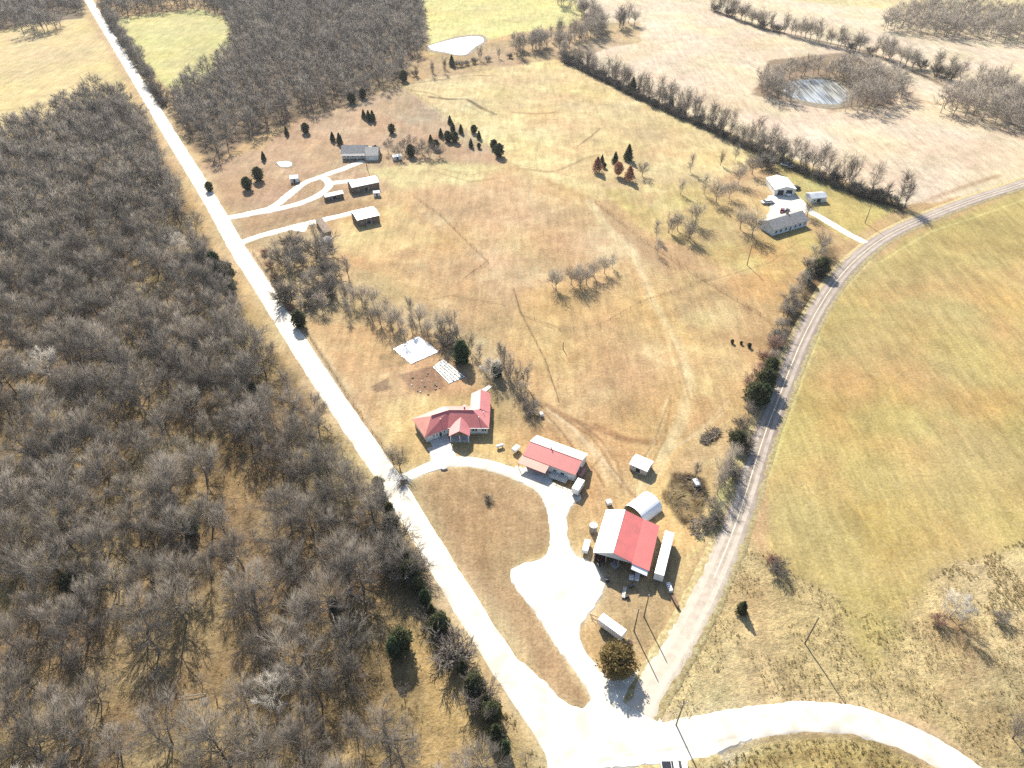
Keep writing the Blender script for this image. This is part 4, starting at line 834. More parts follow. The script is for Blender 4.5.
us = [q for q in us if not any(inside(q[0], q[1], c) for c in CLEAR) and P(*q)[1] > 250]
mass('undergrowth', us[:900], 'thin leafless undergrowth between the trees of the wood left of the gravel road', 'undergrowth', 2.2, 5.5, M['twig'], nvar=4, twigs=110, seed=12, spread=.5, tw=.05)
#@@THINGS
# ------------------------------------------------------------------ buildings
def win(root, x, y, z, w_, h_, ang=0, name='window', mat=None, pane=None):
    """a window, door or hatch set 4 cm proud of a wall; ang = direction its outside faces (local, degrees, 0 = -y)"""
    Mx = Matrix.Translation((x, y, z)) @ Matrix.Rotation(R(ang), 4, 'Z')
    f = MB()
    t = .09
    f.box(-w_/2, w_/2, -.05, .05, h_-t, h_, Mx).box(-w_/2, w_/2, -.05, .05, 0, t, Mx).box(-w_/2, -w_/2+t, -.05, .05, t, h_-t, Mx).box(w_/2-t, w_/2, -.05, .05, t, h_-t, Mx)
    o = f.build(name, mat or M['trim'], root)
    MB().box(-w_/2+t, w_/2-t, -.03, .03, t, h_-t, Mx).build('pane' if name == 'window' else 'panel', pane or M['glass'], o)
    return o
def gable(root, L, W, eave, ridge, wall, roof, oh=.4, y0=0, x0=0, t=.14, roofs=None, name='roof'):
    """x along the ridge; centred at (x0, y0)"""
    w = MB(); hx, hy = L/2, W/2; k = (ridge-eave)/(hy)
    vs = []
    for sx in (-hx, hx): vs += [(x0+sx, y0-hy, 0), (x0+sx, y0-hy, eave), (x0+sx, y0, ridge-.02), (x0+sx, y0+hy, eave), (x0+sx, y0+hy, 0)]
    w.add(vs, [[0, 1, 2, 3, 4], [9, 8, 7, 6, 5], [0, 5, 6, 1], [4, 3, 8, 9], [0, 4, 9, 5], [1, 6, 7, 2], [2, 7, 8, 3]])
    w.build('wall', wall, root)
    rs = []
    for s in (-1, 1):
        a = [(x0-hx-oh, y0, ridge+t), (x0+hx+oh, y0, ridge+t), (x0+hx+oh, y0+s*(hy+oh), eave-k*oh+t), (x0-hx-oh, y0+s*(hy+oh), eave-k*oh+t)]
        if s < 0: a = a[::-1]
        a = a[::-1]
        o = MB().slab(a, t).build(name, (roofs or (roof, roof))[0 if s < 0 else 1], root); rs.append(o)
    return rs
def ridge_cap(root, L, z, y0=0, x0=0, mat=None):
    MB().box(x0-L/2, x0+L/2, y0-.16, y0+.16, z, z+.05).build('ridge_cap', mat or M['red_roof'], root)

# ---- the red-roofed farmhouse
hx, hy = -17.0, 158.0
house = empty('farmhouse', (hx, hy, 0), 'white house with a bent red hipped roof and front porch gable beside the looping drive', 'house')
def rel(*p): return [(a-hx, b-hy, c) for a, b, c in p]
E3, RG_ = 3.0, 5.7
eFL = (-27.0, 151.7, E3); eBL = (-31.9, 160.0, E3); hipL = (-25.4, 158.5, RG_); r1 = (-19.9, 161.0, RG_+.15); r2 = (-12.2, 160.9, RG_+.15)
Cc = (-20.2, 155.8, E3); OB = (-22.3, 165.9, E3); fR = (-7.2, 155.8, E3); bR = (-7.0, 166.0, E3)
for poly, mt in (((eBL, eFL, hipL), 'pink_roof'), ((eFL, Cc, r1, hipL), 'red_roof'), ((OB, eBL, hipL, r1), 'red_roof'), ((Cc, fR, r2, r1), 'red_roof'), ((fR, bR, r2), 'red_roof_side'), ((bR, OB, r1, r2), 'red_roof')):  # left hip end: glare on red roofing painted in as pink
    MB().slab(rel(*poly), .16).build('roof', M[mt], house)
PA = (-16.1, 158.6, 5.15); PB = (-16.3, 152.4, 5.05)
MB().slab(rel((-19.6, 152.4, E3-.1), PB, PA, (-19.6, 156.6, E3-.05)), .14).build('porch_roof', M['red_roof_side'], house)
MB().slab(rel(PB, (-13.1, 152.4, E3-.1), (-13.1, 156.6, E3-.05), PA), .14).build('porch_roof', M['red_roof_side'], house)
MB().add(rel((-19.2, 152.6, 2.9), (-13.5, 152.6, 2.9), (-16.3, 152.6, 4.85), (-19.2, 152.75, 2.9), (-13.5, 152.75, 2.9), (-16.3, 152.75, 4.85)), [[0, 1, 2], [5, 4, 3], [0, 3, 4, 1], [1, 4, 5, 2], [2, 5, 3, 0]]).build('porch_gable', M['brown_wall'], house)
for px_ in (-19.2, -16.3, -13.6): MB().box(px_-.1-hx, px_+.1-hx, 152.6-hy, 152.8-hy, 0, 2.9).build('porch_post', M['trim'], house)
MB().box(-19.4-hx, -13.3-hx, 152.5-hy, 156.2-hy, 0, .18).build('porch_floor', M['concrete'], house)
# walls
wallpoly = [(-26.7, 152.5), (-20.2, 156.4), (-7.7, 156.4), (-7.6, 165.4), (-22.0, 165.3), (-31.2, 159.8)]
MB().prism([(a-hx, b-hy) for a, b in wallpoly], 0, 2.98).build('wall', M['white_wall'], house)
for px_ in (-12.2, -11.3, -9.2, -8.4): win(house, px_-hx, 156.36-hy, 1.0, .75, 1.2)
win(house, -16.4-hx, 156.36-hy, .15, 1.0, 2.1, name='door', pane=M['brown_wall'])
dxy = Vector((6.5, 3.9)).normalized()
for t_ in (2.6, 3.6, 6.3): win(house, -26.7+dxy.x*t_-hx+dxy.y*.04, 152.5+dxy.y*t_-hy-dxy.x*.04, 1.1, .6, .9, ang=31)
win(house, -26.7+dxy.x*4.9-hx+dxy.y*.04, 152.5+dxy.y*4.9-hy-dxy.x*.04, .05, .95, 2.1, ang=31, name='door', pane=M['dark'])
# rear wing
for s, mt in ((-1, 'red_roof_side'), (1, 'red_roof_side')):
    MB().slab(rel(*([( -10.3, 162.6, 5.0), (-10.3, 172.0, 5.0), (-10.3-3.2, 172.0, 3.05), (-10.3-3.2, 162.6, 3.05)] if s < 0 else [(-10.3, 172.0, 5.0), (-10.3, 162.6, 5.0), (-7.1, 162.6, 3.05), (-7.1, 172.0, 3.05)])), .14).build('wing_roof', M[mt], house)
w_ = MB(); w_.add(rel((-13.1, 164, 0), (-13.1, 164, 3), (-10.3, 164, 4.75), (-7.5, 164, 3), (-7.5, 164, 0), (-13.1, 171.6, 0), (-13.1, 171.6, 3), (-10.3, 171.6, 4.75), (-7.5, 171.6, 3), (-7.5, 171.6, 0)), [[0, 4, 3, 2, 1], [5, 6, 7, 8, 9], [0, 1, 6, 5], [4, 9, 8, 3], [1, 2, 7, 6], [2, 3, 8, 7]])
w_.build('wing_wall', M['white_wall'], house)
ch = MB().box(-15.4-hx, -14.9-hx, 162.2-hy, 162.7-hy, 5.2, 6.5).build('chimney', M['steel'], house)
for vx, vy, vz in ((-22.5, 157.6, 5.0), (-10.5, 158.6, 4.9), (-9.0, 161.2, 4.6)): MB().tube((vx-hx, vy-hy, vz-.6), (vx-hx, vy-hy, vz+.35), .1, n=6).build('vent', M['steel'], house)
MB().box(-20.2-hx, -7.2-hx, 155.66-hy, 155.79-hy, 2.84, 2.98).build('gutter', M['trim'], house)
for a, b, z in (((-25.4, 158.5), (-19.9, 161.0), RG_+.12), ((-19.9, 161.0), (-12.2, 160.9), RG_+.16)):
    MB().tube((a[0]-hx, a[1]-hy, z+.05), (b[0]-hx, b[1]-hy, z+.1), .12, n=6).build('ridge_cap', M['red_roof'], house)

house.location.y -= .9
# ---- the workshop
wk = empty('workshop', (13.1, 143.35, 0), 'long pale walled workshop with red metal roof, glare-painted behind, and lean-to awning over its front', 'workshop', rz=math.atan2(-.461, .887))
gable(wk, 16.6, 9.0, 3.2, 4.9, M['white_wall'], M['red_roof'], oh=.3, roofs=(M['red_roof'], M['glare_cream_roof'])); ridge_cap(wk, 17.2, 5.05)  # back slope takes the cream that paints in sun glare
MB().slab([(-8.9, -7.7, 2.55), (0.2, -7.7, 2.55), (0.2, -4.75, 3.12), (-8.9, -4.75, 3.12)], .1).build('awning', M['pink_roof'], wk)
for px_ in (-8.6, -5.6, -2.8, -.1): MB().box(px_-.07, px_+.07, -7.5, -7.36, 0, 2.46).build('awning_post', M['wood'], wk)
for px_ in (-6.4, -3.2): win(wk, px_, -4.54, 0.02, 2.4, 2.3, name='garage_door', pane=M['tan_wall'])
win(wk, -.9, -4.54, .02, .95, 2.1, name='door', pane=M['brown_wall']); win(wk, 2.0, -4.54, 1.1, 1.2, .9); win(wk, 6.6, -4.54, .02, .95, 2.1, name='door', pane=M['trim'])
win(wk, 4.4, -4.54, 1.0, 1.4, 1.0)
MB().slab([(1.0, -7.0, .9), (6.6, -7.0, .9), (6.6, -4.6, .9), (1.0, -4.6, .9)], .12).build('deck', M['concrete'], wk)
for px_ in (1.1, 3.0, 4.8, 6.5): MB().box(px_-.05, px_+.05, -6.95, -6.85, .9, 1.8).build('railing_post', M['wood'], wk)
MB().box(1.0, 6.6, -6.93, -6.87, 1.8, 1.87).build('railing', M['wood'], wk)
MB().tube((-1.6, .2, 4.9), (-1.6, .2, 5.9), .16).build('flue', M['steel'], wk)
MB().box(8.32, 10.3, -3.6, -.2, 2.2, 2.3).build('side_canopy', M['red_paint'], wk)
for py_ in (-3.5, -.3): MB().box(10.15, 10.25, py_-.05, py_+.05, 0, 2.2).build('canopy_post', M['wood'], wk)
win(wk, 8.34, -2, .02, 2.2, 2.3, ang=90, name='garage_door', pane=M['dark'])

# ---- the barn: x runs along the ridge, y- is east
barn = empty('barn', (28.3, 112.8, 0), 'big open fronted barn with bright red metal roof and west slope painted white as glare', 'barn', rz=math.atan2(.945, .327))
L2 = 7.4
MB().slab([(-L2, 0, 6.5), (L2, 0, 6.5), (L2, 5.0, 4.5), (-L2, 5.0, 4.5)], .16).build('roof', M['white_roof'], barn)  # west slope: sun glare on the red roof painted in as white
MB().slab([(L2, 0, 6.5), (-L2, 0, 6.5), (-L2, -5.2, 4.75), (L2, -5.2, 4.75)], .16).build('roof', M['red_roof'], barn)
MB().slab([(L2, -5.2, 4.72), (-L2-.3, -5.2, 4.72), (-L2-.3, -9.9, 3.65), (L2, -9.9, 3.65)], .12).build('lean_to_roof', M['pink_roof'] if False else M['red_roof'], barn)
b_ = MB()
b_.box(-L2+.3, L2-.3, 4.6, 4.75, 0, 4.45).box(L2-.45, L2-.3, -5.1, 4.6, 0, 4.4).box(L2-.45, L2-.3, -9.6, -5.1, 0, 3.4).box(-L2+.3, L2-.3, -9.7, -9.55, 0, 3.4)
b_.build('wall', M['galv'], barn)
MB().add([(-L2+.3, 4.6, 4.45), (-L2+.3, 0, 6.3), (-L2+.3, -5.1, 4.55), (-L2+.3, -5.1, 3.9), (-L2+.3, 4.6, 3.9), (-L2+.42, 4.6, 4.45), (-L2+.42, 0, 6.3), (-L2+.42, -5.1, 4.55), (-L2+.42, -5.1, 3.9), (-L2+.42, 4.6, 3.9)], [[0, 4, 3, 2, 1], [5, 6, 7, 8, 9], [0, 1, 6, 5], [1, 2, 7, 6], [2, 3, 8, 7], [3, 4, 9, 8], [4, 0, 5, 9]]).build('gable_wall', M['galv'], barn)
MB().add([(L2-.44, 4.6, 4.4), (L2-.44, 0, 6.3), (L2-.44, -5.1, 4.5), (L2-.32, 4.6, 4.4), (L2-.32, 0, 6.3), (L2-.32, -5.1, 4.5)], [[0, 2, 1], [3, 4, 5], [0, 1, 4, 3], [1, 2, 5, 4], [2, 0, 3, 5]]).build('gable_wall', M['galv'], barn)
for py_ in (4.5, 1.5, -1.8, -5.1, -9.5): MB().box(-L2+.3, -L2+.5, py_-.12, py_+.12, 0, 3.9 if py_ > -6 else 3.4).build('post', M['wood'], barn)
MB().slab([(-L2-.25, -9.6, 3.5), (-L2-.25, -5.4, 4.5), (-L2-1.6, -5.4, 4.1), (-L2-1.6, -9.6, 3.1)][::-1], .05).build('front_panel', M['poly'], barn)
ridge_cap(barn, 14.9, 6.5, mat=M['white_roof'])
junk_i = 0
def junk(x, y, w, l, h, rz, mat, label, name='crate', cat='crate', group=None):
    e = empty(name, (x, y, .12), label, cat, group, rz)
    m = MB(); m.box(-w/2, w/2, -l/2, l/2, .1, h); m.build('body', M[mat], e, bevel=.04)
    m = MB()
    for sx in (-1, 1):
        for sy in (-1, 1): m.box(sx*w*.42-.06, sx*w*.42+.06, sy*l*.42-.06, sy*l*.42+.06, 0, .1)
    m.build('feet', M['wood'], e)
    k = max(2, int(l/.5)); m = MB()
    for i in range(k): yy = -l/2+l*(i+.5)/k; m.box(-w/2-.03, w/2+.03, yy-.05, yy+.05, h*.2, h+.03)
    m.build('slats', M['wood'], e)
    return e
# ---- Quonset
d_ = Vector((.77, .64)); p_ = Vector((.64, -.77)); A2 = Vector((36.9, 119.9)); cq = A2-p_*3.75+d_*3.6
q = empty('quonset_hut', (cq.x, cq.y, 0), 'arched white fabric shed with a green end wall behind the barn', 'shed', rz=math.atan2(d_.y, d_.x))
Rq, Hq, n = 3.75, 3.3, 18
v = []; L3 = 3.9
for xx in (-L3, L3):
    for rr in (1.0, .975):
        for i in range(n+1): t = math.pi*i/n; v.append((xx, math.cos(t)*Rq*rr, max(0, math.sin(t))**.9*Hq*rr))
k = n+1; f = []
for i in range(n): f += [[i, i+1, 2*k+i+1, 2*k+i], [k+i+1, k+i, 3*k+i, 3*k+i+1], [i+1, i, k+i, k+i+1], [2*k+i, 2*k+i+1, 3*k+i+1, 3*k+i]]
mesh_np('cover', v, f, M['poly'], q, smooth=False)
pl = [(L3-.2, math.cos(math.pi*i/n)*Rq*.96, max(0, math.sin(math.pi*i/n))**.9*Hq*.96) for i in range(n+1)]
MB().add(pl+[(x-.1, y, z) for x, y, z in pl], [list(range(n+1)), list(range(2*n+1, n, -1))]).build('end_wall', M['green'], q)
for xx in (-L3+.05, L3-.4):
    m = MB()
    for i in range(n): m.tube((xx, math.cos(math.pi*i/n)*Rq*.97, math.sin(math.pi*i/n)**.9*Hq*.97 if i else 0), (xx, math.cos(math.pi*(i+1)/n)*Rq*.97, max(0, math.sin(math.pi*(i+1)/n))**.9*Hq*.97), .09, n=5)
    m.build('hoop', M['green'], q)
# ---- trailers
def wheel(root, x, y, r, wd=.25, name='wheel'):
    o = MB().tube((x, y-wd/2, r), (x, y+wd/2, r), r, n=16).build(name, M['tyre'], root)
    MB().tube((x, y-wd/2-.01, r), (x, y+wd/2+.01, r), r*.55, n=10).build('rim', M['steel'], o); return o
def box_trailer(x, y, rz, L, W, H, label, roof='white_paint', name='semi_trailer', bed=1.1, wheels=((-.36, .52), (-.27, .52)), group=None, tongue=0):
    e = empty(name, (x, y, .1), label, 'trailer', group, rz)
    MB().box(-L/2, L/2, -W/2, W/2, bed, H).build('body', M['white_paint'], e, bevel=.05)
    MB().box(-L/2+.04, L/2-.04, -W/2+.04, W/2-.04, H, H+.03).build('roof', M[roof], e)
    m = MB(); m.box(-L/2+.1, L/2-.1, -.5, -.38, bed-.3, bed-.002).box(-L/2+.1, L/2-.1, .38, .5, bed-.3, bed-.002)
    for i in range(6): xx = -L/2+.3+(L-.6)*i/5; m.box(xx-.05, xx+.05, -.376, .376, bed-.2, bed-.06)
    m.build('chassis', M['rust'], e)
    m = MB()
    k = int(L/.6)
    for s in (-1, 1):
        m = MB(); m.box(-L/2+.05, L/2-.05, s*(W/2+.005)-.01, s*(W/2+.005)+.01, bed+.02, bed+.08)
        for i in range(k+1): xx = -L/2+.05+(L-.1)*i/k; m.box(xx-.02, xx+.02, s*(W/2+.012)-.012, s*(W/2+.012)+.012, bed+.05, H-.05)
        m.build('side_ribs', M['steel'], e)
    for fx, r in wheels:
        for s in (-1, 1): wheel(e, L*fx, s*(W/2-.2), r)
    if tongue:
        MB().tube((L/2, -.6, bed-.2), (L/2+tongue, 0, bed-.3), .07, n=5).tube((L/2, .6, bed-.2), (L/2+tongue, 0, bed-.3), .07, n=5).build('hitch', M['rust'], e)
    else:
        m = MB()
        for s in (-.7, .7): m.box(L*.28, L*.28+.12, s-.06, s+.06, 0, bed-.3)
        m.build('landing_gear', M['rust'], e)
    return e
box_trailer(40.0, 107.8, math.atan2(14.3, 5.4), 14.3, 2.45, 3.75, 'long white box semi trailer parked tight against the east side of the barn')
box_trailer(24.15, 87.75, math.atan2(-4.6, 5.3), 6.9, 2.3, 2.9, 'white roofed box trailer with steel tongue above the brown oak', name='box_trailer', bed=.75, wheels=((-.02, .38), (-.16, .38)), tongue=-1.2)
m = empty('trailer_ramp', (28.1, 84.3, .1), 'small dark metal ramp and tool box at the near end of the white roofed trailer', 'ramp', rz=math.atan2(-4.6, 5.3)); MB().slab([(-.7, -.9, .7), (.5, -.9, .15), (.5, .9, .15), (-.7, .9, .7)], .08).build('ramp_plate', M['rust'], m); MB().box(-.7, -.4, -.8, .8, .05, .62).build('box', M['grey_paint'], m)
m = empty('drawbar', (20.4, 91.0, .1), 'rusty drawbar with jack lying at the far end of the white roofed trailer', 'drawbar', rz=math.atan2(-4.6, 5.3)); MB().tube((.6, -.6, .5), (-1.4, 0, .4), .08).tube((.6, .6, .5), (-1.4, 0, .4), .08).build('frame', M['rust'], m); MB().tube((-1.2, 0, 0), (-1.2, 0, .9), .07).build('jack', M['steel'], m)
box_trailer(19.2, 132.2, math.atan2(3.9, 2.1), 4.5, 2.2, 2.6, 'short white enclosed cargo trailer beside the east end of the workshop', name='cargo_trailer', bed=.55, wheels=((-.05, .36),), tongue=1.0)

# ---- vehicles
def car(x, y, rz, L, W, H, paint_, label, cat='car', name='parked_car', kind='sedan', group=None):
    e = empty(name, (x, y, .1), label, cat, group, rz); h2 = L/2; b = H*.56
    pr = {'sedan': [(-h2, .35), (-h2, b*.95), (-h2*.6, b), (h2*.45, b), (h2*.95, b*.85), (h2, b*.6), (h2, .35)],
          'pickup': [(-h2, .45), (-h2, b*1.05), (-h2*.2, b*1.05), (h2*.4, b*1.08), (h2*.92, b*.98), (h2, b*.7), (h2, .45)]}[kind]
    n = len(pr); hw = W/2
    MB().add([(px, -hw, z) for px, z in pr]+[(px, hw, z) for px, z in pr], [list(range(n)), list(range(2*n-1, n-1, -1))]+[[i, i+n, (i+1) % n+n, (i+1) % n] for i in range(n)]).build('body', M[paint_], e, bevel=.08)
    c0, c1, c2, c3 = (-.36, -.24, .16, .34) if kind == 'sedan' else (-.12, -.07, .12, .26)
    zb = b*1.0 if kind == 'sedan' else b*1.05
    a = [(L*c0, zb), (L*c1, H-.03), (L*c2, H-.03), (L*c3, zb)]; i_ = .16
    vs = [(px, -hw+(.06 if z < H-.1 else i_), z) for px, z in a]+[(px, hw-(.06 if z < H-.1 else i_), z) for px, z in a]
    MB().add(vs, [[0, 1, 2, 3], [7, 6, 5, 4], [0, 4, 5, 1], [1, 5, 6, 2], [2, 6, 7, 3], [3, 7, 4, 0]]).build('windows', M['glass'], e)
    MB().box(L*c1-.02, L*c2+.02, -hw+i_-.02, hw-i_+.02, H-.04, H).build('cab_roof', M[paint_], e, bevel=.02)
    if kind == 'pickup': MB().box(-h2+.12, L*c0-.1, -hw+.1, hw-.1, b*1.05+.002, b*1.05+.05).build('bed_cover', M['black_paint'], e)
    for sx in (-.31, .31):
        for s in (-1, 1): wheel(e, L*sx, s*(hw-.1), .34, .24)
    for s in (-1, 1): MB().box(h2-.06, h2+.02, s*hw*.7-.18, s*hw*.7+.18, b*.62, b*.78).build('headlight', M['trim'], e)
    for s in (-1, 1): MB().box(-h2-.02, -h2+.04, s*hw*.8-.1, s*hw*.8+.1, b*.6, b*.85).build('tail_light', M['red_paint'], e)
    return e
x, y = G(674, 768); car(x, y, 0.0, 5.6, 2.0, 1.85, 'white_paint', 'white pickup truck with black bed cover on the gravel at the bottom edge', 'pickup truck', 'pickup_truck', 'pickup')
x, y = G(786, 194.5); car(x, y, R(-75), 5.4, 2.0, 1.9, 'white_paint', 'white pickup truck nosed out of the white roofed garage', 'pickup truck', 'pickup_truck', 'pickup')
x, y = G(767.5, 203); car(x, y, R(12), 6.5, 2.2, 1.7, 'white_paint', 'white car alone on the grass edge left of the gravel yard', 'car')
x, y = G(782, 211.5); car(x, y, R(65), 4.6, 1.9, 1.5, 'red_paint', 'dark red car parked just behind the blue grey farmhouse', 'car')
x, y = G(787, 212); car(x, y, R(60), 4.6, 1.9, 1.5, 'black_paint', 'black car parked to the right of the dark red one', 'car')
x, y = G(796, 189); car(x, y, R(20), 4.6, 1.9, 1.6, 'black_paint', 'dark car at the right corner of the white roofed garage', 'car')
for i, (a, b, L_, c_, lb) in enumerate([(786, 166, 6, 'white_paint', 'leftmost white vehicle in the row under the long hedgerow'), (792, 168.5, 5, 'grey_paint', 'grey vehicle between others in the row under the long hedgerow'), (798, 171, 5.5, 'black_paint', 'rightmost and darkest vehicle in the row under the long hedgerow'), (767, 161, 6, 'white_paint', 'white vehicle among bare trees above the garage, furthest from the others'), (774, 161, 5, 'rust', 'rusty vehicle between the trees above the garage')]):
    x, y = G(a, b); car(x, y, R(-30+i*8), L_, 2, 1.8, c_, lb, 'car')

# ---- the blue-grey farmhouse and its outbuildings
c0 = Vector(G(772.5, 236.5)); c1 = Vector(G(807.5, 226)); dd = (c1-c0).normalized(); nn = Vector((-dd.y, dd.x)); cc = (c0+c1)/2+nn*5.2
fh = empty('farmhouse', (cc.x, cc.y, 0), 'long pale blue farmhouse with grey shingle roof in the gravel yard near the paved road', 'house', rz=math.atan2(dd.y, dd.x))
Lh = (c1-c0).length
gable(fh, Lh-.6, 9.6, 3.0, 5.4, M['blue_wall'], M['grey_roof'], oh=.4, roofs=(M['grey_roof'], M['grey_roof']))
for i in range(7): win(fh, -Lh/2+2+i*(Lh-4)/6, -4.84, .9 if i != 3 else .1, 1.3 if i != 3 else 1.1, 1.5 if i != 3 else 2.2, name='window' if i != 3 else 'door')
MB().box(2, 2.8, .6, 1.4, 4.8, 6.3).build('chimney', M['rust'], fh)
g = [Vector(G(a, b, 3.8)) for a, b in ((770.6, 176.2), (789.4, 176.2), (792.5, 187.5), (773.8, 190))]; cg = sum(g, Vector((0, 0)))/4
gr = empty('garage', (cg.x, cg.y, 0), 'white roofed garage with open front beside the gravel yard at upper right', 'garage', rz=R(-12-75+90-90))
gable(gr, 13.0, 10.5, 3.2, 4.6, M['white_wall'], M['white_roof'], oh=.3); win(gr, 6.54, -2.2, .02, 3.2, 2.8, ang=90, name='garage_door', pane=M['dark']); win(gr, 6.54, 2.2, .02, 3.2, 2.8, ang=90, name='garage_door', pane=M['dark'])
def shed(px, py, L, W, eave, ridge, rz, wall, roof, label, name='shed', cat='shed', door=True, roofs=None, doorside=0):
    x, y = G(px, py); e = empty(name, (x, y, 0), label, cat, rz=R(rz)); gable(e, L, W, eave, ridge, M[wall], M[roof], oh=.25)
    if door: win(e, 0, -W/2-.04, .02, min(2.2, L*.3), min(eave-.3, 2.2), name='door', pane=M['dark'])
    win(e, -L*.3, -W/2-.04, min(1.0, eave*.4), min(1, L*.12), min(.8, eave*.3)); return e
shed(815, 200, 8, 6, 2.6, 3.7, 10, 'galv', 'galv', 'pale metal shed right of the white roofed garage')
# upper homestead
x, y = G(361, 155); uh = empty('farmhouse', (x, y, 0), 'low grey shingled farmhouse with pale walls at the end of the upper farm drive', 'house', rz=R(2))
gable(uh, 13, 10, 3, 5.6, M['white_wall'], M['grey_roof'], x0=-3); gable(uh, 6.4, 12, 2.8, 5.0, M['white_wall'], M['grey_roof'], x0=7, y0=-1.5)
for i in range(5): win(uh, -8.4+i*2.4, -5.04, .9, 1.2, 1.3)
win(uh, 7, -7.54, .02, 3, 2.2, name='garage_door', pane=M['trim'])
MB().slab([(-9.4, -7.4, 2.6), (3.4, -7.4, 2.6), (3.4, -5.45, 3.0), (-9.4, -5.45, 3.0)], .1).build('porch_roof', M['grey_roof'], uh)
for i in range(4): MB().box(-9.3+i*4.15, -9.15+i*4.15, -7.3, -7.15, 0, 2.5).build('porch_post', M['trim'], uh)
shed(364, 188, 14, 8, 3.4, 4.8, 27, 'brown_wall', 'galv', 'long grey and white roofed machine shed at the end of the looping farm drive', 'machine_shed')
shed(366, 220, 10.5, 9.5, 3.4, 4.3, 28, 'brown_wall', 'white_roof', 'square white roofed barn on open grass at the end of the second farm drive', 'barn', 'barn')
shed(334, 198, 9, 3.5, 2.2, 2.8, 28, 'brown_wall', 'galv', 'low narrow grey shed below the looping farm drive')
shed(295, 181, 4, 4, 2.3, 3.2, 10, 'white_wall', 'white_roof', 'tiny white shed by the looping farm drive near the little pond')
shed(377, 195.5, 3, 2.5, 2, 2.6, 10, 'white_wall', 'white_roof', 'tiny pale hut right of the long machine shed')
shed(327, 245, 4.6, 3.6, 2.4, 3.2, 80, 'tan_wall', 'grey_roof', 'small grey roofed hut at the right edge of the grove below the second farm drive')
shed(324, 230, 14, 3.0, 2.2, 2.5, 118, 'brown_wall', 'brown_wall', 'narrow dark roofed row shed running down beside the grove', 'row_shed')
shed(640.5, 468, 5.4, 4.4, 2.3, 2.9, -32, 'tan_wall', 'white_roof', 'small pale roofed shed alone on the bare ground right of the workshop')
shed(397, 159, 4.5, 3, 2.0, 2.6, 20, 'white_wall', 'white_roof', 'little white shed among the bare trees right of the upper farmhouse')
# ---- small farm things
x, y = G(593, 531); tk = empty('water_tank', (x, y, .0), 'upright pale steel tank with dark side standing left of the barn', 'tank')
MB().tube((0, 0, 0), (0, 0, 2.6), 1.1, n=20).build('body', M['steel'], tk); MB().tube((0, 0, 2.6), (0, 0, 3.0), 1.1, .25, n=20).build('lid', M['trim'], tk)
for z in (.8, 1.7): MB().tube((0, 0, z), (0, 0, z+.08), 1.13, n=20).build('hoop', M['rust'], tk)
x, y = G(586, 549); e = box_trailer(x, y, R(72), 3.8, 1.6, 1.7, 'small white stock trailer on the grass left of the barn', name='stock_trailer', bed=.5, wheels=((-.05, .3),), tongue=.8)
x, y = G(608.5, 504); junk(x, y, 1.6, 1.4, 1.2, .3, 'white_paint', 'white box by the far left corner of the barn')
x, y = G(500, 447.5); pt = empty('propane_tank', (x, y, 0), 'small white propane tank on the lawn right of the red roofed house', 'tank', rz=.4)
MB().tube((-1, 0, .8), (1, 0, .8), .48, n=14).tube((1, 0, .8), (1.3, 0, .8), .48, .15, n=14).tube((-1, 0, .8), (-1.3, 0, .8), .48, .15, n=14).build('body', M['white_paint'], pt); MB().box(-.8, -.6, -.35, .35, 0, .45).box(.6, .8, -.35, .35, 0, .45).build('feet', M['steel'], pt)
x, y = G(516, 451); bt = empty('utility_trailer', (x, y, 0), 'small white covered cart just left of the workshop', 'cart', rz=.9)
MB().box(-1.3, 1.3, -.8, .8, .6, 1.7).build('body', M['white_paint'], bt, bevel=.2); wheel(bt, 0, .8, .32); wheel(bt, 0, -.8, .32)
x, y = G(541, 415.5); junk(x, y, 1.1, 1.4, 1.1, .4, 'white_paint', 'white box at the foot of the thin creek belt')
x, y = G(444, 469); rk = empty('marker_rock', (x, y, 0), 'small pale rock on the lawn edge below the red roofed house drive', 'rock'); MB().prism([(1.1, 0), (.4, .6), (-.8, .5), (-1.1, -.2), (-.1, -.6)], -.1, .5).build('stone', M['concrete'], rk, bevel=.15)
x, y = G(404, 481.5); cu = empty('culvert_pipe', (x, y, .05), 'dark culvert end where the house drive meets the gravel road', 'culvert', rz=.2); MB().tube((-1.1, 0, .3), (1.1, 0, .3), .35, n=12).build('pipe', M['rust'], cu)
# clutter in front of the barn
cl = [(604, 560, 1.5, 2.0, .9, 'rust', 'rusty crate at the left front corner of the barn'), (599, 556, 1.8, 1.2, .8, 'tan_paint', 'tan crate by the glare-white west slope of the barn'), (637, 577, 1.2, 2.8, .8, 'white_paint', 'long white box in the barn shadow'), (631, 579, 1.2, 1.2, 1.0, 'white_paint', 'square white box at the edge of the barn shadow'), (631, 587, 1.4, .9, .9, 'black_paint', 'black crate below the barn shadow'), (627, 597, 1.0, .8, .6, 'black_paint', 'smallest black crate on the dry ground above the trailer'), (624, 593, .9, 3.2, .35, 'concrete', 'pale plank stack on the dry ground above the trailer'), (643, 573, 1.6, 1.6, .9, 'blue_paint', 'blue box under the barn front'), (607, 581, 1.0, 1.0, 1.0, 'black_paint', 'black drum box at the left tip of the barn shadow'), (615, 566, 2, 2, 1.2, 'grey_paint', 'grey machine crate inside the barn mouth'), (669, 589, 1.0, 2.4, 1.1, 'white_paint', 'narrow white box at the tip of the long trailer shadow'), (675, 603, .7, 3.2, .9, 'rust', 'thin rusty frame beside the road below the long trailer')]
for a, b, w1, l1, h1, mt, lb in cl: x, y = G(a, b); junk(x, y, w1, l1, h1, random.uniform(-.6, .6), mt, lb)
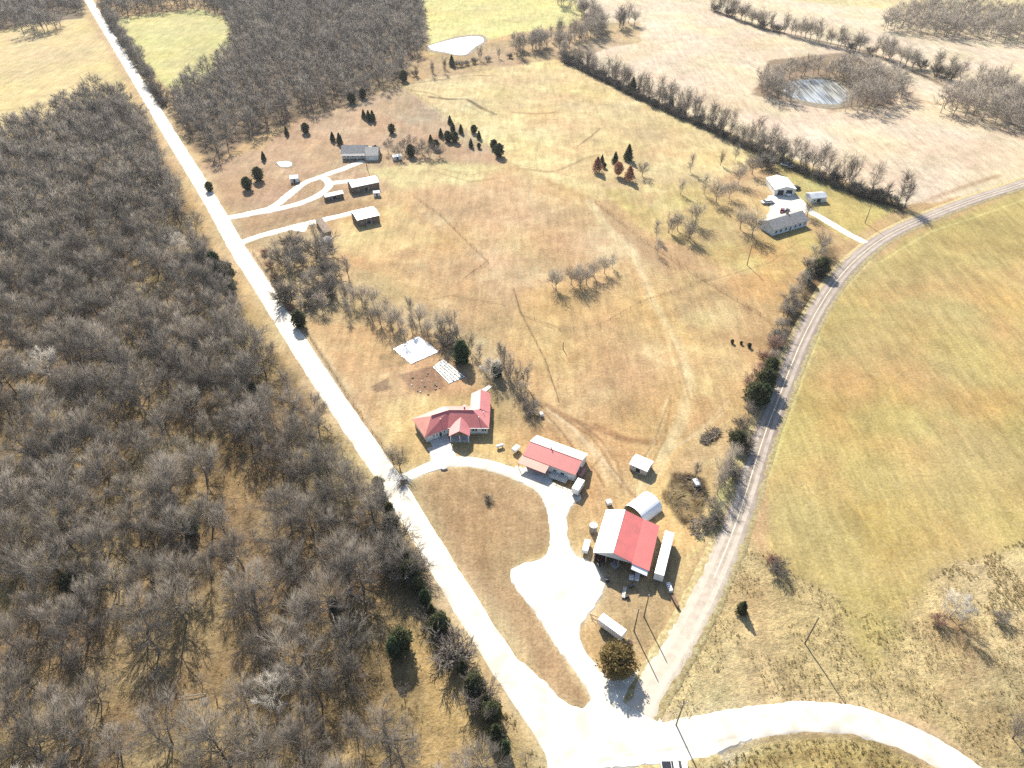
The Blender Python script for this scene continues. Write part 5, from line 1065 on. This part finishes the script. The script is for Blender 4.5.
# tractor under the lean-to edge
x, y = G(598, 561); tr = empty('tractor', (x+.3, y-.6, .05), 'old tractor with big rear wheels at the left front of the barn', 'tractor', rz=R(120))
MB().box(-.2, 1.9, -.35, .35, .8, 1.4).build('bonnet', M['red_paint'], tr, bevel=.06); MB().box(-1.0, -.2, -.45, .45, .7, 1.1).build('seat_deck', M['rust'], tr)
MB().box(-.8, -.4, -.25, .25, 1.1, 1.6).build('seat', M['black_paint'], tr); MB().tube((1.2, 0, 1.4), (1.2, 0, 2.0), .05).build('exhaust', M['rust'], tr)
for s in (-1, 1): wheel(tr, -.6, s*.8, .75, .35); wheel(tr, 1.5, s*.6, .4, .2)

# ---- garden: tarps and beds
def flat_quad(pix, z, nx_, ny_, bump, jag=.15, seed=1):
    r = np.random.default_rng(seed); q = [np.array(p) for p in GP(pix)]; V = []
    for j in range(ny_+1):
        for i in range(nx_+1):
            a, b = i/nx_, j/ny_; p = q[0]*(1-a)*(1-b)+q[1]*a*(1-b)+q[2]*a*b+q[3]*(1-a)*b; ed = i in (0, nx_) or j in (0, ny_)
            V.append((*(p+r.normal(0, jag*.3 if not ed else jag*.5, 2)), z+(0 if ed else abs(r.normal(0, bump)))))
    Fs = np.array([[j*(nx_+1)+i, j*(nx_+1)+i+1, (j+1)*(nx_+1)+i+1, (j+1)*(nx_+1)+i] for j in range(ny_) for i in range(nx_)])
    return np.array(V), Fs
V_, F_ = flat_quad([(393, 349), (411, 364), (439, 352), (419, 336.5)], .12, 24, 20, .06, .2)
t1 = empty('ground_tarp', (0, 0, 0), 'wide white tarp spread over the garden ground above the red roofed house', 'tarp')
mesh_np('sheet', V_, F_, M['tarp'], t1)
V_, F_ = flat_quad([(433, 367), (449, 383.5), (465, 377), (443, 359.5)], .12, 14, 20, .05, .12, 2)
t2 = empty('ground_tarp', (0, 0, 0), 'smaller tarp striped with dark rows beside the big white tarp', 'tarp'); mesh_np('sheet', V_, F_, M['tarp'], t2)
qa = [np.array(p) for p in GP([(433, 367), (449, 383.5), (465, 377), (443, 359.5)])]
for k in range(5):
    a = .12+.19*k; m = MB()
    for j in range(22):
        b = .05+.9*j/21
        if random.random() < .15: continue
        p = qa[0]*(1-a)*(1-b)+qa[3]*a*(1-b)+qa[2]*a*b+qa[1]*(1-a)*b; s = random.uniform(.22, .45); m.prism([(p[0]+s*math.cos(t+random.uniform(-.3, .3)), p[1]+s*1.2*math.sin(t)) for t in (0, 1.05, 2.1, 3.14, 4.2, 5.2)], .12, .24+random.random()*.12)
    tag(m.build('planted_row', M['tarpdark'], t2), kind='stuff')
e = empty('log_row', (*G(462, 371), 0), 'thin dark row of logs along the right edge of the striped tarp', 'logs', rz=math.atan2(*(Vector(G(451, 361))-Vector(G(470, 382))).normalized().yx))
for i in range(7): MB().tube((-5+i*1.5, random.uniform(-.2, .2), .2), (-3.7+i*1.5, random.uniform(-.2, .2), .2), .2, n=7).build('log', M['wood'], e)
r_ = random.Random(3); e = empty('garden_rubble', (0, 0, 0), 'pale clods and pots scattered over the brown garden plot below the tarp', 'garden bed')
for i in range(22):
    a, b = r_.uniform(403, 440), r_.uniform(372, 396); x, y = G(a, b)
    if not inside(x, y, GP([(402, 377), (436, 368), (447, 388), (420, 400)])): continue
    s = r_.uniform(.15, .4); MB().prism([(x+s*math.cos(t), y+s*math.sin(t)) for t in (0, 1.3, 2.5, 3.8, 5)], -.05, s*.7).build('clod', M['wood'] if i % 4 else M['concrete'], e)

# ---- utility poles
def pole(px, py, h, label, arm=2.4, az=0, lean=(0, 0), t=False):
    x, y = G(px, py); e = empty('utility_pole', (x, y, 0), label, 'utility pole', rz=R(az))
    MB().tube((0, 0, -.3), (lean[0], lean[1], h), .19, .13, n=8).build('post', M['wood'], e)
    m = MB()
    if arm: m.box(lean[0]-arm/2, lean[0]+arm/2, lean[1]-.26, lean[1]-.14, h-.9, h-.75); m.build('crossarm', M['wood'], e)
    for s in ((-1, 0, 1) if arm else (0,)): MB().tube((lean[0]+s*arm*.45, lean[1]-.2 if arm else 0, h-.75 if arm else h), (lean[0]+s*arm*.45, lean[1]-.2 if arm else 0, h-.5 if arm else h+.25), .07, n=6).build('insulator', M['trim'], e)
    if t: MB().tube((lean[0]+.35, lean[1], h-2.3), (lean[0]+.35, lean[1], h-1.4), .24, n=10).build('transformer', M['steel'], e)
    return e
pole(805, 643, 11.5, 'wooden utility pole on the rough grass above the curving gravel road', 0)
pole(644, 616.5, 9.5, 'wooden utility pole nearer the barn on dry ground beside the paved road', 0)
pole(634, 631, 10, 'wooden utility pole beside the white roofed trailer', 0)
pole(676, 725, 11.5, 'wooden utility pole on the grass corner where the paved and gravel roads meet', 1.6, 30)
pole(865, 223, 10, 'thin utility pole on the lawn below the long hedgerow near the paved road', 0)
pole(747, 265, 9.5, 'thin utility pole in the orange grass left of the paved road', 0)
pole(367, 168, 9, 'thin pole in front of the upper farmhouse', 0)
pole(563, 349, 3.0, 'short dark post standing alone in the middle pasture', 0)
pole(455, 325, 7, 'dark pole at the creek bend above the large evergreen', 0, t=False)
# ---- road signs and wires are too small to read; a stop sign at the fork
# ---- fences
def fence(pix, label, sp=5.0, h=1.25, wires=3, mat='wood'):
    L = resample(GP(pix), sp); o = L[0]; e = empty('wire_fence', (o.x, o.y, 0), label, 'fence')
    for p in L: MB().tube((p.x-o.x, p.y-o.y, -.2), (p.x-o.x+random.uniform(-.04, .04), p.y-o.y, h), .075, .065, n=5).build('post', M[mat], e)
    m = MB()
    for k in range(wires):
        z = h*(.35+.3*k)
        for a, b in zip(L, L[1:]): m.tube(a-o+Vector((0, 0, z)), b-o+Vector((0, 0, z)), .018, n=3)
    m.build('wire', M['rust'], e)
fence([(402, 84), (440, 111), (470, 132), (505, 157)], 'wire fence between the brown meadow and the pale tussocky pasture')
fence([(414, 197), (440, 215), (488, 262), (466, 278)], 'wire fence round the grazed lot right of the square white roofed barn')
fence([(514, 290), (520, 312), (545, 360), (558, 400)], 'wire fence running down the middle pasture to the workshop')
fence([(595, 202), (640, 238), (705, 281), (760, 315)], 'long wire fence from the russet trees toward the paved road')
fence([(253, 253), (300, 322), (322, 356), (345, 392), (372, 432), (392, 458)], 'wire fence following the right verge of the gravel road', 6)
fence([(522, 314), (560, 330), (600, 326), (640, 303), (700, 282)], 'wire fence crossing the pasture under the bare tree group')
fence([(665, 500), (674, 474), (696, 473)], 'broken fence along the upper edge of the dark lot', 3)
# ---- brush pile, dark lot
def pile(pix, n, label, name, mats, hmax=1.4, sz=(1.0, 2.6), seed=4, cat='brush pile'):
    r = random.Random(seed); poly = GP(pix); p = np.array(poly); c = p.mean(0); e = empty(name, (c[0], c[1], 0), label, cat); bs = [MB() for _ in mats]; k = 0
    while k < n:
        x = r.uniform(p[:, 0].min(), p[:, 0].max()); y = r.uniform(p[:, 1].min(), p[:, 1].max())
        if not inside(x, y, poly): continue
        k += 1; d = Vector((r.gauss(0, 1), r.gauss(0, 1), r.gauss(0, .3))).normalized()*r.uniform(*sz)/2; z = r.uniform(.1, hmax)*(1-.5*math.hypot(x-c[0], y-c[1])/(np.ptp(p[:, 0])/2+.1)); o = Vector((x-c[0], y-c[1], max(z, .1)))
        bs[k % len(mats)].tube(o-d, o+d, r.uniform(.04, .13), .03, n=4)
    for b, m_ in zip(bs, mats): b.build('branches', M[m_], e)
    return e
pile([(699, 441), (702, 434), (710, 429), (718, 427), (721, 433), (714, 440), (705, 445)], 200, 'heap of cut brush with a dark burnt end left of the dark evergreen', 'brush_pile', ['wood', 'ash', 'debris'], .8)
pile([(668, 500), (674, 478), (692, 474), (708, 482), (704, 512), (690, 524)], 90, 'tangle of dead brush and scrap filling the dark fenced lot', 'brush_tangle', ['ash', 'wood', 'debris'], 1.0, seed=6)
pile([(690, 524), (704, 514), (712, 528), (700, 540), (691, 534)], 160, 'grey brush heap at the lower corner of the dark fenced lot', 'brush_heap', ['wood', 'debris'], 1.2, seed=8)
pile([(745, 160), (775, 160), (770, 168), (750, 170)], 140, 'scattered brush under the trees above the garage', 'brush_scatter', ['wood', 'debris'], 1.0, (1.5, 4), 9)
x, y = G(696, 484); junk(x, y, 1.6, 2.4, 1.0, .3, 'white_paint', 'white appliance box dumped in the dark fenced lot')
x, y = G(760, 731); pass
# fallen logs in the wood
for i in range(16):
    a, b = random.uniform(5, 470), random.uniform(420, 765); x, y = G(a, b)
    if not inside(x, y, GP(WOOD_L)) : continue
    e = empty('fallen_log', (x, y, .2), 'fallen grey tree trunk lying on the woodland floor left of the gravel road', 'log', 'fallen trunks on the woodland floor', random.uniform(0, 6.28)); l = random.uniform(5, 9)
    MB().tube((-l/2, 0, 0), (l/2, .5, .15), .17, .06, n=6).build('stem', M['bark_grey'], e); MB().tube((l*.2, .2, .1), (l*.35, 1.6, .9), .1, .03, n=5).tube((l*.3, .2, .1), (l*.5, -1.2, .7), .08, .03, n=5).build('branches', M['bark_grey'], e)
# ------------------------------------------------------------------ air
def haze(dens):
    m = bpy.data.materials.new('haze'); m.use_nodes = True; t = m.node_tree; t.nodes.clear()
    out = t.nodes.new('ShaderNodeOutputMaterial'); v = t.nodes.new('ShaderNodeVolumePrincipled'); v.inputs['Density'].default_value = dens
    v.inputs['Color'].default_value = (.88, .92, 1, 1); v.inputs['Anisotropy'].default_value = .3; t.links.new(v.outputs[0], out.inputs['Volume'])
    b = MB().box(-9000, 9000, -7000, 9000, -1.5, 170).build('haze', m); tag(b, kind='stuff'); return b
HAZE = 0.00005
if HAZE: haze(HAZE)
